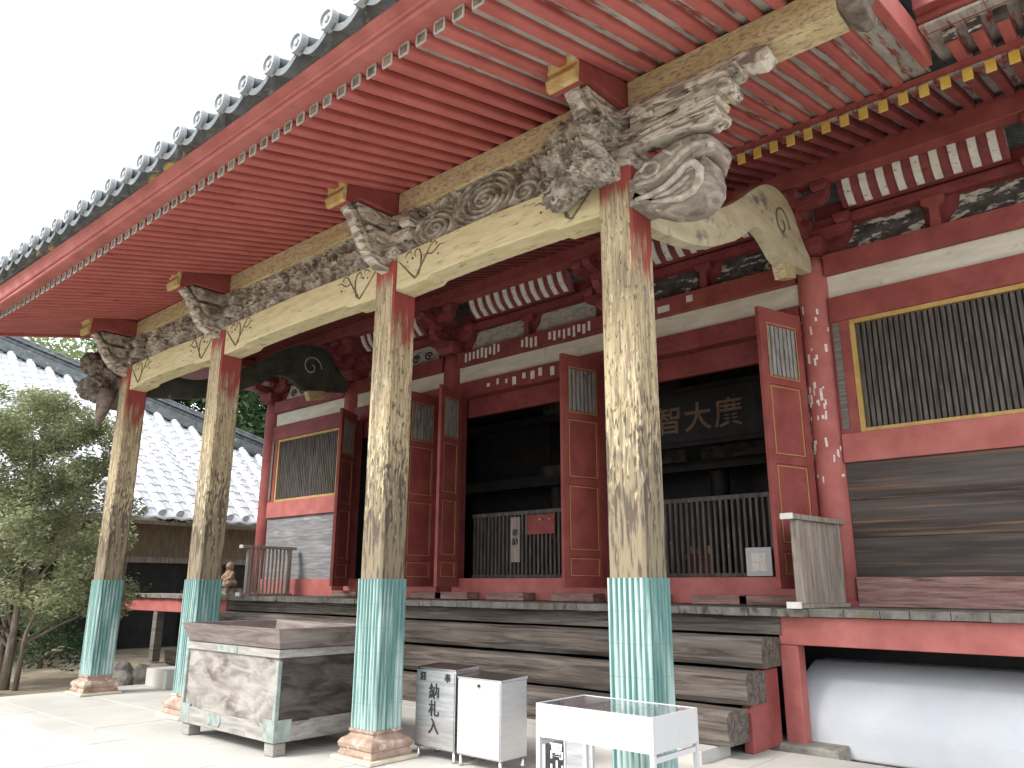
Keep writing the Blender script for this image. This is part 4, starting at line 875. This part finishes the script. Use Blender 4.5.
# ================================================================== OFFERTORY BOX
ob = empty('offertory_box', (-4.66, -.1, 0), 'big weathered grey wooden offertory box with flared rim and copper corners between two pillars', 'offertory box')
x0, x1, y0, y1 = -5.57, -3.74, -.66, .42
b = MB(); t = .05
b.box(x0, x1, y0, y0 + t, .12, .98); b.box(x0, x1, y1 - t, y1, .12, .98); b.box(x0, x0 + t, y0 + t + .001, y1 - t - .001, .12, .98); b.box(x1 - t, x1, y0 + t + .001, y1 - t - .001, .12, .98); b.box(x0 + t, x1 - t, y0 + t, y1 - t, .12, .16)
b.build('body', M['box_wood'], ob, bevel=.006)
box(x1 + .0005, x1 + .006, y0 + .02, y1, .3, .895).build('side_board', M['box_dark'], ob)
fl = .085; rm = MB()
def fr4(z0, z1, o0, o1, th):
    c0 = [(x0 - o0, y0 - o0), (x1 + o0, y0 - o0), (x1 + o0, y1 + o0), (x0 - o0, y1 + o0)]; c1 = [(x0 - o1, y0 - o1), (x1 + o1, y0 - o1), (x1 + o1, y1 + o1), (x0 - o1, y1 + o1)]
    i0 = [(x0 - o0 + th, y0 - o0 + th), (x1 + o0 - th, y0 - o0 + th), (x1 + o0 - th, y1 + o0 - th), (x0 - o0 + th, y1 + o0 - th)]; i1 = [(x0 - o1 + th, y0 - o1 + th), (x1 + o1 - th, y0 - o1 + th), (x1 + o1 - th, y1 + o1 - th), (x0 - o1 + th, y1 + o1 - th)]
    mb = MB()
    for k in range(4):
        j = (k + 1) % 4
        mb.hexa([(*c0[k], z0), (*c0[j], z0), (*i0[j], z0), (*i0[k], z0)], [(*c1[k], z1), (*c1[j], z1), (*i1[j], z1), (*i1[k], z1)])
    return mb
fr4(.985, 1.18, .01, .085, .05).build('flared_rim', M['rim_wood'], ob, bevel=.004)
fr4(.9, .975, .022, .022, .021).build('upper_band', M['box_pale'], ob, bevel=.004)
# shaped lower boards
for side in range(2):
    if side == 0:
        P = [(x0 + .12, .13), (x1 - .1, .13), (x1 - .1, .22), (x1 - .16, .26), (x1 - .24, .245), (x1 - .34, .29), (x0 + .4, .29), (x0 + .3, .31), (x0 + .12, .3)]
        MB().prism(P, 'y', y0 - .022, y0 - .001).build('lower_board', M['box_pale'], ob, bevel=.004)
    else:
        P = [(y0 + .12, .13), (y1 - .02, .13), (y1 - .02, .31), (y0 + .4, .31), (y0 + .25, .26), (y0 + .18, .28), (y0 + .12, .22)]
        MB().prism(P, 'x', x1 + .001, x1 + .022).build('lower_board', M['box_pale'], ob, bevel=.004)
def corner(n, xa, ya_, z0_, z1_, w_):
    b = MB(); sx = -1 if xa < -4.6 else 1
    b.box(min(xa, xa - sx * w_) - .0, max(xa, xa - sx * w_), y0 - .026, y0 - .0005, z0_, z1_); b.box(min(xa, xa + sx * .026) + (.0005 if sx > 0 else 0), max(xa, xa + sx * .026), y0 - .026, y0 + w_, z0_, z1_)
    b.build('copper_corner', M['copper_dull'], ob, bevel=.003)
M['copper_dull'] = mat('dull_copper_fitting', (.2, .235, .22), (.34, .38, .36), (1, 1, 1), 8, rough=.7, bump=.2, metal=.1)
for xa in (x0, x1): corner('c', xa, y0, .13, .33, .17); corner('c', xa, y0, .33, .87, .018); 
b = MB(); b.tube([(x0 + .62, y0 - .02, .22), (x0 + .62, y0 - .034, .22)], .055, 18); b.box(x0 + .62, x0 + .8, y0 - .03, y0 - .0225, .165, .275); b.tube([(x0 + .8, y0 - .02, .22), (x0 + .8, y0 - .034, .22)], .055, 18); b.build('copper_plate', M['copper_dull'], ob)
box((x0 + x1) / 2 - .25, (x0 + x1) / 2 + .15, y0 - .029, y0 - .0225, .905, .97).build('copper_plate', M['copper_dull'], ob)
lg = MB()
for xx in (x0 + .08, x1 - .08):
    for yy in (y0 + .07, y1 - .07): box(xx - .08, xx + .08, yy - .07, yy + .07, .003, .119).build('foot', M['box_pale'], ob, bevel=.008)
b = MB()
for k in range(9): yy = y0 + .1 + k * .1; b.box(x0 + .05, x1 - .05, yy, yy + .035, 1.0, 1.04)
b.build('top_slats', M['dark_wood'], ob, bevel=.004)
box(x0 + .05, x1 - .05, y0 + .05, y1 - .05, .9, .92).build('inner_tray', M['dark_wood'], ob)

# ================================================================== RECEPTACLES AND STAND
def metal_bin(name, x0, x1, y0, y1, z1, label, group=None, lock=False):
    e = empty(name, ((x0 + x1) / 2, (y0 + y1) / 2, 0), label, 'metal box')
    box(x0, x1, y0, y1, .1, z1).build('cabinet', M['steel'], e, bevel=.006)
    for xx in (x0 + .03, x1 - .03):
        for yy in (y0 + .03, y1 - .03): MB().lathe(xx, yy, [(.022, .004), (.022, .03), (.017, .04), (.017, .1)], 10).build('leg', M['steel'], e, smooth=True)
    f = MB(); f.box(x0 + .012, x1 - .012, y0 - .006, y0 - .0005, .115, z1 - .015); f.build('front_panel', M['white_metal' if lock else 'brushed'], e, bevel=.003)
    MB().hexa([(x0 - .004, y0 - .004, z1 + .0005), (x1 + .004, y0 - .004, z1 + .0005), (x1 + .004, y1 + .004, z1 + .0005), (x0 - .004, y1 + .004, z1 + .0005)], [(x0 - .004, y0 - .004, z1 + .012), (x1 + .004, y0 - .004, z1 + .012), (x1 + .004, y1 + .004, z1 + .03), (x0 - .004, y1 + .004, z1 + .03)]).build('lid', M['steel'], e)
    if lock:
        MB().tube([((x0 + x1) / 2 + .01, y0 - .006, z1 - .05), ((x0 + x1) / 2 + .01, y0 - .02, z1 - .05)], .014, 12).build('lock', M['ink'], e)
    return e
M['brushed'] = mat('banded_steel_sheet', (.42, .43, .45), (.62, .63, .64), (1, 1, 14), 3, rough=.38, bump=.03, metal=.8)
e = metal_bin('slip_box', -2.81, -2.26, .31, .62, .81, 'stainless steel box lettered in black, next to the second pillar')
for k, ch in enumerate('納札入'): text(ch, .15, M['ink'], 'character', e, (-2.54, .3, .6 - k * .155))
text('奉', .085, M['ink'], 'character', e, (-2.36, .3, .735)); text('経', .085, M['ink'], 'character', e, (-2.7, .3, .735))
metal_bin('blank_box', -2.22, -1.67, .3, .66, .76, 'plain shiny steel box with a small lock, right of the lettered one', lock=True)

sh = empty('display_stand', (.18, -.77, 0), 'white metal tray stand with glass top on thin legs, in front of the near pillar', 'stand')
x0, x1, y0, y1, zt = -.14, .73, -1.06, -.53, .87
zb_ = zt - .2
b = MB(); b.box(x0, x1, y0, y0 + .012, zb_, zt); b.box(x0, x1, y1 - .012, y1, zb_, zt); b.box(x0, x0 + .012, y0 + .0125, y1 - .0125, zb_, zt); b.box(x1 - .012, x1, y0 + .0125, y1 - .0125, zb_, zt); b.box(x0 + .0125, x1 - .0125, y0 + .0125, y1 - .0125, zb_ + .03, zb_ + .04)
b.build('tray', M['white_metal'], sh, bevel=.002)
b = MB()
for xx in (x0 + .27, x0 + .56): b.box(xx, xx + .008, y0 + .013, y1 - .013, zb_ + .041, zt - .01)
b.build('divider', M['steel'], sh)
for xx in (x0 + .015, x1 - .015):
    for yy in (y0 + .015, y1 - .015): box(xx - .015, xx + .015, yy - .015, yy + .015, .004, zb_ - .001).build('leg', M['white_metal'], sh, bevel=.002)
for xq in (x1 - .026, x0 + .006): box(xq, xq + .02, y0 + .031, y1 - .031, zb_ - .05, zb_ - .02).build('cross_rail', M['white_metal'], sh)
G = bpy.data.materials.new('tray_glass'); G.use_nodes = True; gb = G.node_tree.nodes['Principled BSDF']; gb.inputs['Transmission Weight'].default_value = 1; gb.inputs['Roughness'].default_value = .02; gb.inputs['IOR'].default_value = 1.2; gb.inputs['Base Color'].default_value = (.93, .96, .95, 1)
box(x0 + .013, x1 - .013, y0 + .013, y1 - .013, zt - .008, zt - .003).build('glass_top', G, sh)

# leaning signboard and grey panel glimpsed under the tray stand
sb = empty('signboard', (-.72, -.1, 0), 'white framed dark signboard with white characters, seen under the tray stand', 'signboard')
box(-.92, -.47, -.12, -.08, .02, .6).build('frame', M['white_metal'], sb, bevel=.004)
box(-.82, -.59, -.126, -.1205, .05, .58).build('panel', M['sign_black'], sb)
for k, ch in enumerate('高寓山'): text(ch, .15, M['white_letter'], 'character', sb, (-.705, -.129, .53 - k * .15))
gp = empty('grey_notice', (-.35, -.3, 0), 'grey metal notice panel with a black curl, standing right of the dark signboard', 'notice panel')
box(-.47, -.245, -.32, -.3, .02, .74).build('panel', M['brushed'], gp, bevel=.003); box(-.485, -.471, -.325, -.295, .02, .76).build('edge_strip', M['white_metal'], gp); box(-.244, -.23, -.325, -.295, .02, .76).build('edge_strip', M['white_metal'], gp)
text('り', .2, M['ink'], 'character', gp, (-.36, -.325, .58))

# ================================================================== LEFT SIDE: stones, block, marker
blk = box(-10.0, -9.3, .9, 1.35, .0, .28).build('stone_block', M['pave'], None, bevel=.012); tag(blk, 'pale rectangular stone block on the paving behind the second pillar from left', 'block')
mk = MB(); mk.lathe(-8.75, .95, [(.14, .003), (.14, .7), (.125, .8), (.08, .86), (.02, .88)], 20); mk = mk.build('stone_marker', M['slate'] if 'slate' in M else M['stone'], None, smooth=True)
tag(mk, 'dark grey round-topped stone post half hidden behind the second pillar from the left', 'post')
def rock(c, r_, seed, label, group=None):
    o = MB().blob(c, r_, .25, 1.2, 3, seed, False).build('stone', M['stone'], None); tag(o, label, 'stone', group); return o
rr = random.Random(5)
for k, lb in enumerate(('nearest rough grey edging stone in the row under the deck, left of the pale block', 'second rough grey edging stone from the pale block, under the deck', 'third rough grey edging stone from the pale block, partly behind the leftmost pillar', 'fourth rough grey edging stone from the pale block, left of the leftmost pillar', 'farthest rough grey edging stone of the row, by the thin tree trunks')):
    rock((-10.7 - k * .5, 1.9 + rr.uniform(-.2, .2), -.05), (rr.uniform(.2, .32), rr.uniform(.15, .25), rr.uniform(.14, .22)), k, lb, 'edging stones left of the platform')
rock((-11.2, .9, -.03), (.4, .3, .18), 40, 'flat mossy stone just behind the base of the leftmost pillar')
box(-.55, .2, 3.25, 3.75, -.13, .02).build('post_stone', M['stone'], T, bevel=.02)

# ================================================================== ADJACENT HALL
A = empty('side_hall', (-20, 5, 0), 'lower hall at the left with a pale grey tiled roof and a dark wooden wall', 'building')
XE, ZE, MS = -18.0, 3.4, .8
ridge = lambda t_: (-24.99 + 3.78 * t_, 1.77 + 7.49 * t_, 8.99 - 3.02 * t_)   # hip line
def hip_x(y):       # x where the slope meets the hip or top ridge at a given y
    if y > .6: return -18 - (15.6 - y) * (3.78 / 7.49) 
    return -25.58
tiles = MB(); P = .5; y = -11.0
while y < 15.3:
    xt = hip_x(y); n = max(2, int((XE - xt) / .32)); 
    # barrel column, made of short overlapping tiles
    for k in range(n):
        xa = XE - (XE - xt) * k / n; xb = XE - (XE - xt) * (k + 1) / n
        za, zb2 = ZE + MS * (XE - xa), ZE + MS * (XE - xb)
        tiles.tube([(xa, y, za + .1), (xb, y, zb2 + .085)], [.12, .108], 10)
    y += P
tiles.build('barrel_tiles', M['tile_pale'], A)
pan = MB(); y = -11.2; ys = []
while y < 15.2:
    xt = hip_x(y + P / 2); n = max(2, int((XE - xt) / .3))
    for k in range(n):
        xa = XE + .04 - (XE - xt) * k / n; xb = XE + .04 - (XE - xt) * (k + 1) / n - .05
        za, zb2 = ZE + MS * (XE - xa) + .045, ZE + MS * (XE - xb)
        q = [(xa, y, za), (xa, y + P / 2, za - .05), (xa, y + P, za), (xb, y + P, zb2), (xb, y + P / 2, zb2 - .05), (xb, y, zb2)]
        pan.add(q + [(a, b_, c - .05) for a, b_, c in q], [(0, 1, 4, 5), (1, 2, 3, 4), (6, 7, 1, 0), (7, 8, 2, 1)])
    y += P
pan.build('pan_tiles', M['tile_pale'], A)
MB().add([(XE, -11.2, ZE - .06), (XE, 15.4, ZE - .06), (-25.6, .6, ZE + MS * 7.6 - .06), (-25.6, -11.2, ZE + MS * 7.6 - .06)], [(0, 1, 2, 3)]).build('roof_deck', M['grey_wood'], A)
MB().add([(XE, 15.5, ZE - .02), (-25.6, .6, ZE + MS * 7.6 - .02), (-33, .6, ZE + MS * 7.6 - .02), (-40, 15.5, ZE - .02)], [(0, 1, 2, 3)]).build('rear_roof_slope', M['tile_pale'], A)
MB().add([(-40, 15.5, ZE - .02), (-33, .6, ZE + MS * 7.6 - .02), (-33, -11.2, ZE + MS * 7.6 - .02), (-40, -11.2, ZE - .02)], [(0, 1, 2, 3)]).build('rear_roof_slope', M['tile_pale'], A)
hp = MB(); a, b = Vector((-25.58, .6, 9.46)), Vector((-18.0, 15.6, 3.4)); d = (b - a)
hd = Vector((d.x, d.y, 0)).normalized(); nrm = Vector((-hd.y, hd.x, 0))
for (hw_, z0, z1) in ((.34, -.1, .25), (.28, .252, .4), (.36, .402, .46), (.18, .462, .62)):
    hp.hexa([tuple(a - nrm * hw_ + Vector((0, 0, z0))), tuple(a + nrm * hw_ + Vector((0, 0, z0))), tuple(b + nrm * hw_ + Vector((0, 0, z0))), tuple(b - nrm * hw_ + Vector((0, 0, z0)))], [tuple(a - nrm * hw_ + Vector((0, 0, z1))), tuple(a + nrm * hw_ + Vector((0, 0, z1))), tuple(b + nrm * hw_ + Vector((0, 0, z1))), tuple(b - nrm * hw_ + Vector((0, 0, z1)))])
hp.build('hip_ridge', M['tile'], A, bevel=.03)
box(-25.8, -25.35, -11.3, .7, 9.4, 10.0).build('top_ridge', M['tile'], A, bevel=.05)
M['tan'] = mat('tan_eave_boards', (.17, .13, .09), (.26, .21, .15), (1, 4, 1), 3, rough=.85, bump=.15)
MB().hexa([(XE - .05, -11, 3.18), (XE - .05, 15.2, 3.18), (-19.8, 15.2, 3.32), (-19.8, -11, 3.32)], [(XE - .05, -11, 3.27), (XE - .05, 15.2, 3.27), (-19.8, 15.2, 3.4), (-19.8, -11, 3.4)]).build('eave_soffit', M['tan'], A)
box(-19.75, -19.6, -11, 15.0, 2.35, 3.3).build('upper_wall', M['tan'], A); box(-19.8, -19.55, -11, 15.0, 2.2, 2.36).build('wall_beam', M['rail_wood'], A)
box(-19.9, -19.7, -11, 15.0, -.2, 2.34).build('wall', M['black'], A); box(-39, -19.9, 14.8, 15, -.2, 3.3).build('wall', M['grey_board'], A); box(-39, -19.9, -11, -10.8, -.2, 3.3).build('wall', M['grey_board'], A)
for y in [-9 + 2.2 * k for k in range(11)]: box(-19.68, -19.5, y, y + .16, -.2, 2.2).build('wall_post', M['carved_dark'], A)

# ================================================================== TREES
def leafy(root, name, mt, clumps, n, size, seed):
    r = random.Random(seed); mb = MB()
    tot = sum(c[3] * c[4] * c[5] for c in clumps) if False else None
    ws = [c[3] ** 2 for c in clumps]; S = sum(ws)
    for c, w_ in zip(clumps, ws):
        for k in range(int(n * w_ / S)):
            d = Vector((r.gauss(0, 1), r.gauss(0, 1), r.gauss(0, 1))).normalized() * (r.random() ** .45)
            p = Vector((c[0] + d.x * c[3], c[1] + d.y * c[3], c[2] + d.z * c[3] * .8))
            if noise.noise(p * 2.1) < -.22: continue
            a = Vector((r.gauss(0, 1), r.gauss(0, 1), r.gauss(0, .5))).normalized(); b = a.cross(Vector((r.gauss(0, 1), r.gauss(0, 1), r.gauss(0, 1)))).normalized()
            s = size * r.uniform(.6, 1.3); i = len(mb.v)
            mb.v += [tuple(p - a * s), tuple(p - b * s * .38), tuple(p + a * s), tuple(p + b * s * .38)]; mb.f.append((i, i + 1, i + 2, i + 3))
    return mb.build(name, mt, root)
def tree(name, base, trunks, clumps, n, size, mt, seed, label, cat='tree', group=None):
    e = empty(name, base, label, cat, group); tb = MB(); r = random.Random(seed)
    for pts, rad in trunks: tb.tube([(base[0] + p[0], base[1] + p[1], base[2] + p[2]) for p in pts], [rad * (1 - .75 * i / (len(pts) - 1)) for i in range(len(pts))], 8)
    cl = [(base[0] + c[0], base[1] + c[1], base[2] + c[2], c[3], 1, 1) for c in clumps]
    for c in cl[:14]:
        s = Vector(base) + Vector((0, 0, (c[2] - base[2]) * .45)); m_ = (s + Vector(c[:3])) / 2 + Vector((r.uniform(-.2, .2), r.uniform(-.2, .2), .1)); tb.tube([tuple(s), tuple(m_), tuple(c[:3])], [.035, .022, .008], 6)
    tb.build('trunk', M['bark'], e, smooth=True); leafy(e, 'crown', mt, cl, n, size, seed); return e
r = random.Random(21); cl = []
for k in range(170):
    a = r.uniform(0, 6.28); z = r.uniform(1.2, 5.15); rad = (2.15 * math.sin(math.pi * min(1, max(.05, (z - .3) / 5.1))) ** .55) * r.uniform(.2, 1)
    cl.append((rad * math.cos(a) - .3, rad * math.sin(a), z, r.uniform(.26, .48)))
tree('olive_tree', (-12.4, -.4, -.14), [([(0, 0, 0), (.05, .0, .8), (-.1, .05, 1.6), (.1, .1, 2.6)], .09), ([(.25, .1, 0), (.35, .1, .9), (.7, .2, 1.7)], .05), ([(-.3, 0, 0), (-.45, 0, .8), (-.8, .1, 1.7)], .06)], cl, 105000, .04, M['leaf'], 3, 'bushy olive green tree with several thin trunks at the left edge of the paving')
r = random.Random(33)
for k, (bx, by, h, mt, n, lab) in enumerate(((-33.5, 13.5, 16, 'leaf_dark', 36000, 'dark green tree behind the side hall, seen between the two leftmost pillars'), (-31, 17.5, 16, 'leaf_dark', 36000, 'dark green tree behind the side hall, seen just right of the second pillar'), (-46, 9.5, 18.5, 'leaf_pale', 16000, 'pale hazy tree above the side hall roof ridge under the porch eave'))):
    cl = []
    for q in range(46):
        a = r.uniform(0, 6.28); z = h * r.uniform(.35, .92); rad = h * .3 * r.uniform(.2, 1); cl.append((rad * math.cos(a), rad * math.sin(a), z, h * r.uniform(.08, .13)))
    tree('tree', (bx, by, -.2), [([(0, 0, 0), (.1, 0, h * .4), (0, .2, h * .8)], .25)], cl, n, .2, M[mt], 40 + k, lab)
r = random.Random(8); cl = [(r.uniform(-3.2, 2.6), r.uniform(-1.5, 1.2), r.uniform(.25, 1.7), r.uniform(.35, .55)) for k in range(36)]
tree('dark_shrub', (-15.6, 1.2, -.14), [([(0, 0, 0), (0, 0, .9)], .05)], cl, 9000, .05, M['leaf_dark'], 9, 'dense dark shrub under the olive green tree, below the side hall', 'shrub')
